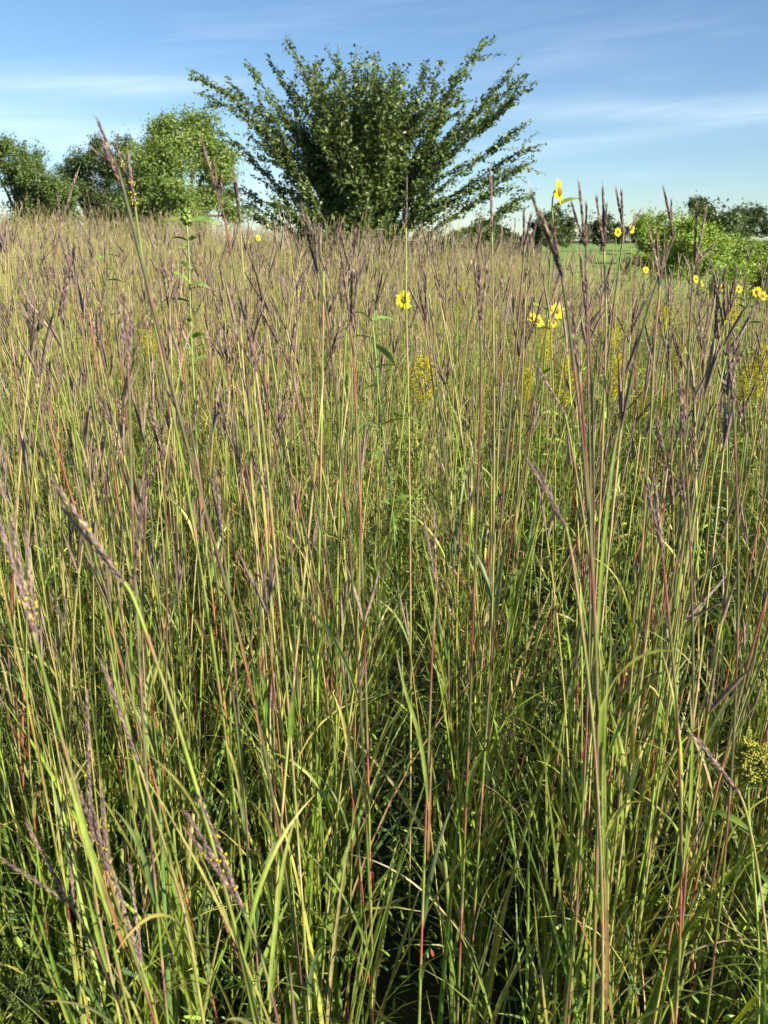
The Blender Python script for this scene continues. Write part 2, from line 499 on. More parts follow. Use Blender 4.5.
HEROES = [
    # Y, stem pixels (head base first), tips, scheme, warm, anther, label
    (.92, [(118, 168), (145, 275), (175, 400), (207, 515), (240, 640), (262, 740), (285, 870)], [(98, 122), (97, 152), (106, 150), (102, 141)], 'purple', .12, 0, 'tallest bluestem stalk, dark three-pronged head rising against the left-hand trees'),
    (1.08, [(134, 198), (143, 262), (160, 350), (178, 440)], [(116, 145), (128, 155), (130, 170)], 'green', .6, 10, 'bluestem stalk beside the tallest one, pink head lined with yellow anthers'),
    (1.15, [(217, 192), (226, 225), (240, 300), (268, 400), (290, 470), (312, 560)], [(201, 141), (214, 165), (222, 182)], 'red', .45, 0, 'bluestem stalk with long plume in front of the round tree, red stem lower down'),
    (1.25, [(240, 222), (243, 270), (250, 340)], [(233, 172), (237, 182)], 'tan', .25, 0, 'slim bluestem stalk with narrow head in the sky gap right of the round tree'),
    (1.35, [(62, 222), (52, 270), (40, 340)], [(76, 172), (58, 195)], 'purple', .35, 0, 'bluestem stalk leaning right, forked head over the dark trees at far left'),
    (1.2, [(75, 285), (82, 330), (92, 400)], [(59, 232), (67, 240), (72, 250)], 'purple', .3, 0, 'bluestem stalk with dark drooping head below the far left trees'),
    (.62, [(33, 632), (48, 690), (76, 790), (98, 880)], [(-2, 515), (11, 527), (25, 533)], 'green', .85, 8, 'pale mauve bluestem head with yellow anthers at the left edge'),
    (.62, [(124, 582), (134, 600), (152, 650), (176, 720), (200, 800), (228, 900)], [(53, 480), (62, 510)], 'green', .55, 4, 'bluestem stalk with head bent steeply left like an open pair of scissors'),
    (.63, [(131, 597), (136, 606), (153, 652), (177, 722), (202, 806)], [(145, 488)], 'green', .35, 7, 'bluestem stalk with one upright dark spike and yellow anthers beside the bent pair'),
    (.70, [(139, 765), (152, 806), (166, 850), (186, 920), (200, 1000)], [(102, 664), (107, 672)], 'tan', .45, 0, 'bluestem stalk with closed brown-mauve head in the lower left'),
    (.68, [(92, 860), (96, 900), (108, 960)], [(87, 694), (88, 780)], 'tan', .5, 3, 'bluestem stalk with slim vertical spike behind the lower left leaf'),
    (.66, [(66, 898), (86, 930), (108, 978), (130, 1030)], [(27, 825), (4, 862), (68, 850)], 'purple', .45, 0, 'bluestem stalk with wide three-way turkey-foot head low at the left'),
    (.66, [(140, 962), (152, 1000), (160, 1040)], [(114, 874), (130, 867)], 'green', .75, 0, 'bluestem stalk with pale twin spikes on a thick green stem at bottom left'),
    (.62, [(106, 870), (122, 920), (142, 980)], [(78, 780), (92, 800), (100, 790)], 'red', .5, 8, 'bluestem stalk with red sheath and yellow anthers at lower left'),
    (.60, [(241, 905), (262, 960), (280, 1030)], [(186, 828), (190, 812), (199, 795)], 'purple', .5, 14, 'bluestem stalk with three arched spikes and dangling yellow anthers at bottom'),
    (.78, [(562, 275), (572, 350), (582, 440), (590, 540)], [(531, 195), (541, 215), (552, 225)], 'purple', .4, 0, 'bluestem stalk with heavy head leaning left just under the sunflower'),
    (1.1, [(586, 245), (588, 310), (592, 400)], [(578, 186), (571, 205), (586, 205)], 'purple', .3, 0, 'bluestem stalk with three dark spikes first right of the sunflower'),
    (1.1, [(604, 246), (606, 320), (604, 400)], [(603, 190), (596, 198), (606, 205)], 'tan', .4, 0, 'bluestem stalk with straight tight head second right of the sunflower'),
    (1.3, [(624, 232), (616, 290), (606, 380)], [(616, 190), (621, 192), (640, 212)], 'purple', .3, 0, 'bluestem stalk with head split in a narrow V above the green field'),
    (1.15, [(674, 238), (664, 262), (648, 310), (630, 380)], [(664, 190), (671, 203)], 'purple', .2, 0, 'dark bluestem stalk bent like an elbow before the lime bushes'),
    (1.05, [(660, 285), (655, 340), (650, 430)], [(650, 230), (656, 236), (664, 240)], 'tan', .35, 0, 'bluestem stalk with bunched purple head left of the lime bushes'),
    (1.2, [(694, 262), (690, 320), (686, 420)], [(697, 205), (706, 210), (713, 245)], 'purple', .4, 0, 'bluestem stalk with forked head and one spike thrown right over the lime bushes'),
    (1.3, [(492, 232), (493, 300), (494, 400)], [(490, 170), (491, 180)], 'tan', .5, 0, 'bluestem stalk with single thin spike in the sky right of the big bush'),
    (1.35, [(406, 228), (406, 290), (408, 380)], [(407, 180)], 'tan', .6, 0, 'bluestem stalk with single thin spike in front of the big bush'),
    (1.1, [(525, 245), (520, 300), (512, 390)], [(531, 215), (524, 210), (537, 222)], 'purple', .35, 0, 'short bluestem stalk with three spikes just left of the sunflower'),
    (.8, [(579, 372), (584, 430), (590, 520), (596, 640)], [(564, 288), (567, 300), (573, 305)], 'red', .15, 0, 'bluestem stalk with thick near-black head low under the sunflower'),
    (.95, [(587, 318), (588, 380), (590, 470)], [(580, 250), (586, 254)], 'purple', .4, 0, 'bluestem stalk with mauve twin spikes behind the near-black head'),
    (.95, [(480, 320), (481, 390), (478, 480)], [(474, 260), (480, 256), (486, 268)], 'red', .2, 0, 'bluestem stalk with dark upright head and red stem below the dark low shrub'),
    (1.0, [(565, 414), (572, 450), (584, 520)], [(534, 360)], 'tan', .5, 0, 'bluestem stalk with a single spike tilted left across the yellow goldenrods'),
    (.72, [(566, 526), (574, 570), (586, 660)], [(527, 460), (537, 470)], 'tan', .7, 0, 'bluestem stalk with pale head tilted left at the centre right'),
    (.85, [(684, 442), (688, 500), (692, 600)], [(679, 374), (683, 380)], 'purple', .25, 0, 'bluestem stalk with dark upright head standing before the right goldenrods'),
    (.9, [(733, 405), (736, 470), (738, 560)], [(728, 350), (734, 345)], 'purple', .3, 0, 'bluestem stalk with dark twin spikes near the right edge'),
    (.8, [(662, 552), (668, 610), (676, 700)], [(643, 473), (655, 480)], 'red', .45, 0, 'bluestem stalk with rough bristly head at right of centre'),
    (.75, [(738, 790), (746, 812), (756, 860), (766, 930)], [(690, 733), (700, 740)], 'tan', .75, 0, 'pale pink bluestem head tilted against the green goldenrod cluster'),
    (.8, [(128, 360), (130, 420), (132, 500)], [(118, 302), (124, 296), (131, 312)], 'purple', .3, 0, 'bluestem stalk with purple head left of the long diagonal stem'),
    (1.0, [(314, 262), (326, 310), (334, 380)], [(301, 208), (308, 222), (313, 226)], 'purple', .35, 0, 'bluestem stalk leaning left at the left foot of the big bush'),
    (1.05, [(350, 322), (354, 370), (358, 460)], [(341, 262), (352, 256), (358, 270)], 'red', .4, 0, 'bluestem stalk with mauve head and red stem under the big bush'),
    (.9, [(256, 372), (262, 420), (270, 500)], [(234, 330), (246, 318)], 'tan', .3, 0, 'bluestem stalk with dark head tilted left right of the leafy green forb'),
    (.85, [(436, 590), (432, 660), (428, 760)], [(425, 520), (434, 515)], 'red', .5, 0, 'bluestem stalk with short head and bright red stem at the centre'),
    (.95, [(222, 540), (230, 600), (236, 680)], [(211, 478), (216, 470)], 'purple', .5, 0, 'bluestem stalk with reddish head touching the long diagonal stem'),
]
SHEATH = (.30, .095, .065)
BLADES = {
    'bluestem stalk with red sheath and yellow anthers at lower left': [([(112, 920), (100, 880), (86, 835), (74, 795), (60, 752)], .0105, (.26, .36, .06)), ([(124, 948), (114, 915), (102, 880), (92, 852)], .0075, SHEATH)],
    'bluestem stalk with wide three-way turkey-foot head low at the left': [([(108, 972), (98, 935), (90, 900), (83, 880)], .008, (.22, .33, .05))],
    'bluestem stalk with three arched spikes and dangling yellow anthers at bottom': [([(268, 1000), (275, 930), (284, 860), (300, 800)], .0075, (.26, .34, .07))],
    'bluestem stalk with heavy head leaning left just under the sunflower': [([(596, 660), (602, 560), (612, 470), (620, 420)], .007, (.24, .33, .06))],
    'tallest bluestem stalk, dark three-pronged head rising against the left-hand trees': [([(262, 745), (252, 690), (240, 640), (232, 600)], .006, SHEATH), ([(214, 540), (200, 490), (184, 430), (170, 372)], .0055, (.30, .20, .14))],
    'bluestem stalk with thick near-black head low under the sunflower': [([(606, 1010), (607, 960), (606, 905), (604, 860)], .010, SHEATH), ([(604, 870), (603, 780), (606, 700), (612, 640)], .008, (.24, .34, .06))],
    'bluestem stalk with rough bristly head at right of centre': [([(684, 860), (690, 800), (692, 740), (690, 690)], .008, (.26, .36, .05))],
    'bluestem stalk with short head and bright red stem at the centre': [([(428, 800), (420, 740), (405, 690), (396, 650)], .009, (.25, .36, .06)), ([(428, 860), (430, 800), (432, 750)], .006, SHEATH)],
}
for h in HEROES:
    hero(h[0], h[1], h[2], h[3], h[6], h[4], h[5], .0030 if 'tallest' in h[6] else .0022, blades=BLADES.get(h[6], ()))

# the other stalks: prototypes, then copies
HEADN = {1: 'single-spiked', 2: 'two-pronged', 3: 'three-pronged'}
SCH = {'red': 'red-stemmed', 'tan': 'straw-stemmed', 'green': 'green-stemmed', 'purple': 'purple-stemmed'}


def proto(nt, scheme, H, near):
    az = uni(0, 6.28); th1 = uni(.05, .2); th0 = uni(-.03, .05)
    n = 26 if near else 14
    pts = []; q = Vector((0, 0, 0))
    wob = uni(0, 6)
    for i in range(n + 1):
        s = i / n
        th = th0 + (th1 - th0) * s ** 1.8
        a = az + .5 * math.sin(wob + 3 * s)
        if i: q = q + Vector((math.sin(th) * math.cos(a), math.sin(th) * math.sin(a), math.cos(th))) * (H / n)
        pts.append(q.copy())
    d = (pts[-1] - pts[-2]).normalized()
    tips = []
    for k in range(nt):
        a = uni(0, 6.28)
        o = Vector((math.cos(a), math.sin(a), 0)) * uni(.06, .42)
        tips.append(pts[-1] + (d + o).normalized() * uni(.055, .08))
    return make_stalk(pts, tips, scheme, .0022, 1.0 if near else .5, uni(.0, .38), 0, 3 if near else 2, None, GROUP, 9 if near else 5, 6 if near else 4)


protos = {}
for near in (True, False):
    for nt in (1, 2, 3):
        for sc_ in SCH:
            protos[(near, nt, sc_)] = [proto(nt, sc_, uni(1.3, 1.42), near) for _ in range(1)]
used = set()
ZONE = {0: 'among the nearest tall grass', 1: 'in the crowd a few steps into the prairie', 2: 'in the thick band further back towards the bush'}
placed = []


def place_stalk(x, y, zone):
    near = zone < 2
    nt = random.choices((1, 2, 3), (.2, .45, .35))[0]
    sc_ = random.choices(list(SCH), (.28, .3, .18, .24))[0]
    p = protos[(near, nt, sc_)][0]
    h = random.gauss(1.0, .07)
    if zone < 2: h *= 1.05
    h = min(h, 1.13)
    if x > .28 * y: h *= .96
    loc = (x, y, gzf(x, y)); rz = uni(0, 6.28)
    tilt = (random.gauss(0, .05), random.gauss(-.03, .06))
    key = p.name
    if key not in used:
        used.add(key); o = p
        o.location = loc; o.rotation_euler = (tilt[0], tilt[1], rz); o.scale = (h, h, h)
    else:
        o = dup(p, loc, rz, h, tilt)
    o['label'] = f'bluestem stalk, {HEADN[nt]} and {SCH[sc_]}, {ZONE[zone]}'


for zone, (y0, y1, cnt) in enumerate(((.95, 1.9, 74), (1.9, 3.4, 82), (3.4, 6.0, 80))):
    k = 0
    while k < cnt:
        y = math.sqrt(uni(y0 * y0, y1 * y1))
        x = uni(-.5, .5) * y
        if zone == 0 and y < 1.3 and abs(x) < .2 and uni(0, 1) < .6:
            continue
        if any(y < fy and abs(x - fx * y / fy) < .05 for fx, fy in ((.62, 2.3), (.08, 3.1), (.75, 3.4), (.12, 2.4))):
            continue
        if any((x - a) ** 2 + (y - b) ** 2 < .0016 for a, b in placed):
            continue
        placed.append((x, y)); place_stalk(x, y, zone); k += 1
k = 0
while k < 24:                        # the thick stand of purple heads right of the sunflower
    y = uni(.95, 2.0); x = uni(.2, .5) * y
    if any(y < fy and abs(x - fx * y / fy) < .05 for fx, fy in ((.62, 2.3), (.75, 3.4))) or any((x - a) ** 2 + (y - b) ** 2 < .0012 for a, b in placed):
        continue
    placed.append((x, y)); place_stalk(x, y, 0 if y < 1.9 else 1); k += 1
for lst in protos.values():          # a prototype that no place took is not part of the field
    for p in lst:
        if p.name not in used:
            for ch in list(p.children):
                bpy.data.objects.remove(ch)
            bpy.data.objects.remove(p)

CLEAR = []          # flowers: the grass stands a little thinner in front of them

# ------------------------------------------------------------------ flowers and forbs
def stem_to_ground(P, lean=.02):
    P = [Vector(p) for p in P]
    d = (P[-1] - P[-2]).normalized()
    q = P[-1].copy()
    while q.z > gzf(q.x, q.y) + .01 and len(P) < 50:
        d = (d * .8 + Vector((0, 0, -1)) * .2).normalized()
        q = q + d * .12
        q.z = max(q.z, gzf(q.x, q.y))
        P.append(q.copy())
    return catmull(P[::-1], 4)


def broad_leaf(mb, p, d, L, W, col, droop=.5, n=7, fold=.18):
    d = Vector(d).normalized()
    side = d.cross(Vector((0, 0, 1)))
    side = side.normalized() if side.length > .1 else Vector((1, 0, 0))
    side = Matrix.Rotation(uni(-.95, .95), 3, d) @ side
    pts = []; q = Vector(p)
    for i in range(n + 1):
        s = i / n
        dd = (d + Vector((0, 0, -1)) * (droop * s * s * 2)).normalized()
        if i: q = q + dd * (L / n)
        pts.append(q.copy())
    wid = [W * max(.05, math.sin(math.pi * min(1, (i / n) * .86 + .14)) ** .85) for i in range(n + 1)]
    mb.ribbon(pts, wid, tuple(side), col, fold)


def flower_head(root, c, face, dia, npet=14, disc=(.34, .21, .02), petal=(.80, .66, .02)):
    face = Vector(face).normalized()
    a = face.orthogonal().normalized(); b = face.cross(a)
    m = MB()
    r = dia * .17
    for i in range(4):                                    # domed disc
        rr = [1, .92, .62, .02][i] * r
        for k in range(10):
            th = k * math.pi / 5
            m.v.append(c + face * (r * (.05, .3, .55, .62)[i]) + a * rr * math.cos(th) + b * rr * math.sin(th)); m.c.append(var(disc, .3))
    for i in range(3):
        for k in range(10):
            m.f.append((i * 10 + k, i * 10 + (k + 1) % 10, (i + 1) * 10 + (k + 1) % 10, (i + 1) * 10 + k))
    h = m.build('flower_head', M_PETAL, root)
    m = MB()
    for k in range(npet):
        th = 2 * math.pi * k / npet + uni(-.12, .12)
        o = a * math.cos(th) + b * math.sin(th)
        L = dia * .36 * uni(.8, 1.12)
        t = face.cross(o)
        tip = uni(-.15, .25)
        pts = [c + o * r * .8 + (o + face * tip * s).normalized() * L * s for s in (0, .25, .5, .75, 1)]
        m.ribbon(pts, [L * x for x in (.26, .46, .52, .42, .12)], tuple(t), var(petal, .12), .12)
    m.build('corolla', M_PETAL, h)
    m = MB()
    for k in range(12):
        th = 2 * math.pi * k / 12
        o = a * math.cos(th) + b * math.sin(th)
        m.spindle(c - face * r * .5, o * .9 + face * .35, r * 1.5, r * .6, var(C_GREEN, .2), 4, .4)
    m.spindle(c - face * r * 1.5, face, r * 1.7, r * 2.1, var(C_GREEN, .1), 8, .6)
    m.build('calyx', M_LEAF, h)


FG = 'yellow sunflowers in the prairie'


def sunflower(px, py, Y, dia, label, face=(.8, -.5, .2), stem=None, nleaf=6, extra=()):
    c = at(px, py, Y)
    face = Vector(face).normalized()
    pts = [c - face * dia * .17, c - face * dia * .24 + Vector((0, 0, -dia * .22)), c - face * dia * .22 + Vector((0, 0, -dia * .7))]
    for s in (stem or [(px - 3, py + 60)]):
        pts.append(at(s[0], s[1], Y))
    S = stem_to_ground(pts)
    base = S[0]
    root = empty('wild_sunflower', base, label, 'flower', FG)
    CLEAR.append((c.x, c.y, dia * .7))
    rel = [p - base for p in S]; n = len(rel)
    m = MB(); m.tube(rel, [.0042 * (1 - .6 * i / n) for i in range(n)], [var(mixc(C_BRIGHT, C_GREEN, i / n), .05) for i in range(n)], n=6)
    for ex in extra:
        e = at(ex[0], ex[1], Y) - base
        m.tube([rel[int(n * .8)], rel[int(n * .8)].lerp(e, .5) + Vector((0, 0, .02)), e], .0018, var(C_GREEN), n=5)
    m.build('stem', M_STEM, root)
    flower_head(root, c - base, face, dia)
    for ex in extra:
        flower_head(root, at(ex[0], ex[1], Y) - base, Vector(face) + Vector((uni(-.4, .4), uni(-.2, .2), uni(-.1, .3))), dia * uni(.7, 1))
    for k in range(nleaf):
        i = int(n * (1 - (k + 1.2) / (nleaf + 3)))
        az = k * 1.57 + uni(-.4, .4) if k > 1 else (0.2, -.4)[k]
        mm = MB()
        broad_leaf(mm, rel[i], (math.cos(az), math.sin(az), uni(.2, .7)), uni(.06, .11), uni(.014, .022), var(mixc(C_BRIGHT, C_GREEN, uni(0, 1))), uni(.2, .7))
        mm.build('leaf', M_LEAF, root)
    return root


sunflower(559, 192, 2.3, .07, 'tall sunflower raised above the skyline, facing sideways to the sun', (.86, -.46, .14), [(553, 222), (551, 250), (548, 300)], 8)
sunflower(404, 300, 3.1, .07, 'sunflower facing the viewer, alone in the middle under the big bush', (.35, -.9, .1), [(404, 330), (403, 400)])
sunflower(557, 311, 3.4, .075, 'pair of bright sunflower heads on one plant under the tall sunflower', (.5, -.8, .25), [(558, 340), (560, 400)], 6, ((553, 322),))
sunflower(538, 321, 3.5, .065, 'orange-yellow sunflower just left of the bright pair', (.3, -.8, .4), [(538, 350), (537, 400)], 5, ((532, 318),))
sunflower(618, 232, 4.4, .05, 'small sunflower standing against the green field', (.5, -.8, .1), [(617, 260), (616, 300)], 3)
sunflower(632, 229, 4.6, .05, 'small sunflower nearest to the lime bushes on the skyline', (.6, -.8, .1), [(631, 255), (630, 300)], 3)
sunflower(301, 294, 5.0, .055, 'half-open sunflower deep in the grass left of centre', (.3, -.9, .2), [(301, 320), (302, 360)], 3)
sunflower(696, 279, 5.0, .05, 'small sunflower left end of the row below the lime bushes', (.5, -.8, .2), [(695, 300), (694, 340)], 3, ((702, 284),))
sunflower(722, 288, 5.0, .052, 'sunflower second in the row below the lime bushes', (.5, -.8, .2), [(721, 310), (720, 350)], 3)
sunflower(739, 289, 5.2, .055, 'round sunflower third in the row below the lime bushes', (.2, -.9, .2), [(738, 310), (737, 350)], 3)
sunflower(763, 296, 4.4, .06, 'sunflower at the right edge end of the row below the bushes', (.3, -.8, .3), [(762, 320), (761, 360)], 4, ((757, 292),))
sunflower(258, 238, 8.5, .06, 'pale sunflower by the sky gap between round tree and big bush', (.6, -.7, .2), [(258, 250), (258, 280)], 3, ((248, 241),))
sunflower(646, 270, 5.5, .05, 'small sunflower half hidden left of the lime bushes', (.4, -.8, .2), [(645, 290), (644, 330)], 3)
sunflower(470, 262, 7, .05, 'tiny sunflower by the dark low shrub', (.4, -.8, .2), [(470, 290), (470, 320)], 2)

GG = 'goldenrods in the prairie'


def goldenrod(px, py, Y, wpx, hpx, label, col=(.72, .64, .03), nleaf=8, flat=False, n=1.0, stem=None):
    """py: top of the plume"""
    k = Y / F * 1.0
    h, w = hpx * k * 1.15, wpx * k * 1.3
    top = at(px, py, Y)
    P = [top - Vector((0, 0, h * .1)), top - Vector((0.003, 0, h))]
    for s in (stem or []):
        P.append(at(s[0], s[1], Y))
    if len(P) < 3:
        P.append(P[-1] - Vector((uni(-.02, .02), 0, .15)))
    S = stem_to_ground(P)
    base = S[0]
    root = empty('goldenrod', base, label, 'flower', GG)
    CLEAR.append((top.x, top.y, w * .7 + .025))
    rel = [p - base for p in S]; m_ = len(rel)
    m = MB(); m.tube(rel, [.0032 * (1 - .6 * i / m_) for i in range(m_)], var(mixc(C_GREEN, C_YELLOW, .4)), n=5)
    m.build('stem', M_STEM, root)
    t = top - base
    pl = MB()
    nb = int((44 if not flat else 90) * n)
    for i in range(nb):
        s = i / nb
        az = i * 2.4 + uni(-.3, .3)
        o = Vector((math.cos(az), math.sin(az), 0))
        if flat:
            q = t + Vector((0, 0, -h * uni(.55, .85))); rr = w * .5 * math.sqrt(uni(.05, 1)); rise = h * uni(.3, .6) * (1 - .4 * (rr / (w * .5)) ** 2)
        else:
            q = t + Vector((0, 0, -h * (s * .9))); rr = w * .5 * (.15 + .85 * math.sin(math.pi * min(.8, s * .85 + .08))) * uni(.7, 1.1); rise = h * .14
        pts = [q + o * rr * u + Vector((0, 0, rise * math.sin(u * 2.2))) for u in (0, .35, .7, 1)]
        pl.tube(pts, .0006, var(C_GREEN), n=3, cap=False)
        for j in range(22):
            u = uni(.25, 1) if not flat else uni(.5, 1)
            p = pts[0].lerp(pts[3], u) + Vector((0, 0, rise * math.sin(u * 2.2) + uni(0, .002)))
            sp = .005 if not flat else .006
            p = p + Vector((uni(-sp, sp), uni(-sp, sp), uni(-sp, sp)))
            pl.spindle(p, Vector((uni(-.6, .6), uni(-.6, .6), 1)), uni(.0035, .006) * max(1, Y / 4), uni(.003, .0045) * max(1, Y / 4), var(col, .22), 4, .6)
    pl.build('flower_plume', M_PETAL, root)
    for k2 in range(nleaf):
        i = int(m_ * (.86 - .06 * k2))
        az = k2 * 2.4
        mm = MB(); broad_leaf(mm, rel[max(1, i)], (math.cos(az), math.sin(az), .5), uni(.05, .09), uni(.008, .014), var(C_GREEN), .4, 5)
        mm.build('leaf', M_LEAF, root)
    return root


goldenrod(424, 368, 2.4, 26, 40, 'goldenrod with round lemon-yellow plume in the middle of the grass')
goldenrod(150, 336, 4.4, 16, 24, 'goldenrod left of the leafy green forb', nleaf=5)
goldenrod(460, 290, 5.0, 10, 20, 'small goldenrod spike below the dark low shrub', nleaf=4)
goldenrod(546, 334, 3.6, 14, 34, 'tall narrow goldenrod directly under the sunflower pair')
goldenrod(527, 376, 3.6, 12, 30, 'goldenrod low and left of the sunflower pair')
goldenrod(565, 372, 3.4, 20, 44, 'bushy goldenrod behind the near-black bluestem head')
goldenrod(612, 330, 4.2, 22, 22, 'flat-topped goldenrod right of the sunflower pair')
goldenrod(616, 366, 3.4, 18, 40, 'goldenrod under the flat-topped goldenrod')
goldenrod(664, 312, 4.2, 14, 26, 'goldenrod between dark stalks left of the sunflower row')
goldenrod(732, 306, 4.2, 16, 26, 'goldenrod with bright plume under the sunflower row')
goldenrod(722, 322, 4.3, 12, 22, 'goldenrod just below and left of the bright plume')
goldenrod(763, 358, 2.7, 20, 48, 'large goldenrod plume cut by the right edge')
goldenrod(747, 372, 3.0, 14, 36, 'slim goldenrod next to the large plume at the right edge')
goldenrod(640, 396, 3.2, 16, 36, 'pale goldenrod half hidden by purple bluestem stems', (.46, .38, .03))
goldenrod(498, 352, 4.0, 10, 26, 'thin goldenrod among brown stems right of centre', (.46, .38, .03))
goldenrod(262, 318, 5.0, 14, 22, 'faint goldenrod left of the half-open sunflower', (.46, .38, .03), 4)
goldenrod(240, 346, 4.6, 18, 20, 'greenish goldenrod right of the leafy green forb', (.42, .37, .03), 4)
goldenrod(680, 350, 3.8, 14, 30, 'goldenrod tucked behind the dark stalks right of the field gap', (.5, .4, .02))
goldenrod(757, 758, .92, 46, 44, 'budding green-yellow goldenrod cluster at the right edge, low and near', (.42, .42, .08), 5, True, 1.4, [(752, 850), (758, 930)])
goldenrod(22, 990, 1.0, 40, 26, 'small green bud cluster in the dark grass at the bottom left corner', (.13, .17, .05), 4, True, .8)


def forb(path, Y, leaves, label, bud=True, name='leafy_forb', r=.004):
    S = stem_to_ground([at(px, py, Y) for px, py in path])
    base = S[0]
    root = empty(name, base, label, 'wild plant', 'tall leafy forbs in the prairie')
    CLEAR.append((S[-1].x, S[-1].y, .07))
    rel = [p - base for p in S]; n = len(rel)
    m = MB(); m.tube(rel, [r * (1 - .45 * i / n) for i in range(n)], var((.20, .29, .08), .05), n=7)
    m.build('stem', M_STEM, root)
    if bud:
        top = rel[-1]
        b = MB()
        for k in range(16):
            a = k * 2.4
            d = Vector((math.cos(a) * .8, math.sin(a) * .8, uni(.3, 1.2)))
            b.spindle(top + Vector((0, 0, -.012 + .002 * k)), d, uni(.014, .026), uni(.008, .014), var((.26, .36, .08), .15), 6, .55)
        b.build('bud_cluster', M_LEAF, root)
    for (px, py, ex, ey, W) in leaves:
        p = at(px, py, Y) - base
        e = at(ex, ey, Y) - base
        v = e - p + Vector((0, uni(-.03, .03), 0))
        mm = MB(); broad_leaf(mm, p, v + Vector((0, 0, v.length * .45)), v.length * 1.0, W * .72, var(mixc(C_GREEN, (.2, .32, .08), uni(0, 1)), .15), .45)
        mm.build('leaf', M_LEAF, root)
    for k in range(9):                           # smaller stem leaves, in crossed pairs
        i = int(n * (.97 - .045 * k)) - 1
        for sg in (0, math.pi):
            az = k * 1.57 + sg + uni(-.3, .3)
            mm = MB(); broad_leaf(mm, rel[i], (math.cos(az), math.sin(az), uni(.2, .9)), uni(.035, .07), uni(.008, .014), var(mixc(C_GREEN, (.2, .32, .08), uni(0, 1)), .2), uni(.2, .8), 5)
            mm.build('leaf', M_LEAF, root)
    return root


forb([(187, 222), (189, 260), (190, 300), (192, 350), (196, 430)], 2.2,
     [(187, 222, 222, 230, .03), (187, 222, 166, 226, .024), (186, 217, 202, 212, .02), (186, 217, 175, 212, .02), (188, 248, 178, 252, .018), (190, 282, 166, 272, .022), (190, 284, 212, 292, .026), (190, 302, 160, 306, .018),
      (192, 338, 208, 336, .022), (193, 340, 178, 350, .016), (195, 362, 206, 358, .014)],
     'tall pale-stemmed forb with paired leaves and bud cluster before the round tree')
forb([(372, 318), (376, 360), (379, 400), (388, 470)], 1.9,
     [(372, 320, 398, 328, .026), (372, 322, 352, 312, .02), (374, 345, 392, 372, .03), (376, 368, 404, 372, .032), (378, 385, 360, 398, .02), (382, 425, 424, 424, .03), (384, 430, 352, 428, .02)],
     'leafy forb with drooping lance leaves in the centre of the grass', False)
forb([(744, 292), (746, 330), (748, 400)], 3.2,
     [(744, 300, 764, 308, .03), (744, 302, 726, 300, .03), (746, 324, 768, 330, .03), (746, 330, 722, 336, .03)],
     'broad-leaved forb below the sunflower row near the right edge', False)
forb([(108, 250), (108, 290), (110, 340)], 4.0,
     [(108, 255, 122, 262, .02), (108, 258, 94, 262, .02), (108, 280, 124, 286, .02)],
     'small leafy forb in straw-coloured grass under the left trees', False)


# ------------------------------------------------------------------ the mass of the prairie (uncountable)
PAL = np.array([C_GREEN, C_BRIGHT, C_BLUEGREEN, C_YELLOW, C_TAN, C_RED])


def pick(N_, w, v=.25):
    w = np.array(w, float); w /= w.sum()
    c = PAL[rng.choice(len(PAL), N_, p=w)]
    return c * rng.uniform(1 - v, 1 + v, (N_, 1)) * rng.uniform(.92, 1.08, (N_, 3))


def field(N_, y0, y1, ml, mr, k=.52):
    """N_ random places between y0 and y1 metres ahead"""
    y = np.sqrt(rng.uniform(y0 * y0, y1 * y1, N_)) if y0 > 3 else rng.uniform(y0, y1, N_)
    x = rng.uniform(-1, 1, N_)
    x = np.where(x < 0, x * (k * y + ml), x * (k * y + mr))
    return x, y


def edge_keep(x, y):
    """the prairie ends where the mown crop field begins on the right"""
    keep = ~((y > 17 + 1.5 * np.sin(x)) & (x > .20 * y)) & ~((y > 12.5 + np.sin(x * 2)) & (x > .34 * y))
    lot = rng.random(len(x))
    for fx, fy, r in CLEAR:
        t = np.clip((fy - y) / 1.5, 0, 1)
        lat = np.abs(x - fx * y / fy)
        keep &= ~((y < fy + .08) & (y > fy - 1.5) & (lat < r * (1 - .3 * t)) & (lot < .96))
    return keep


chunks = []


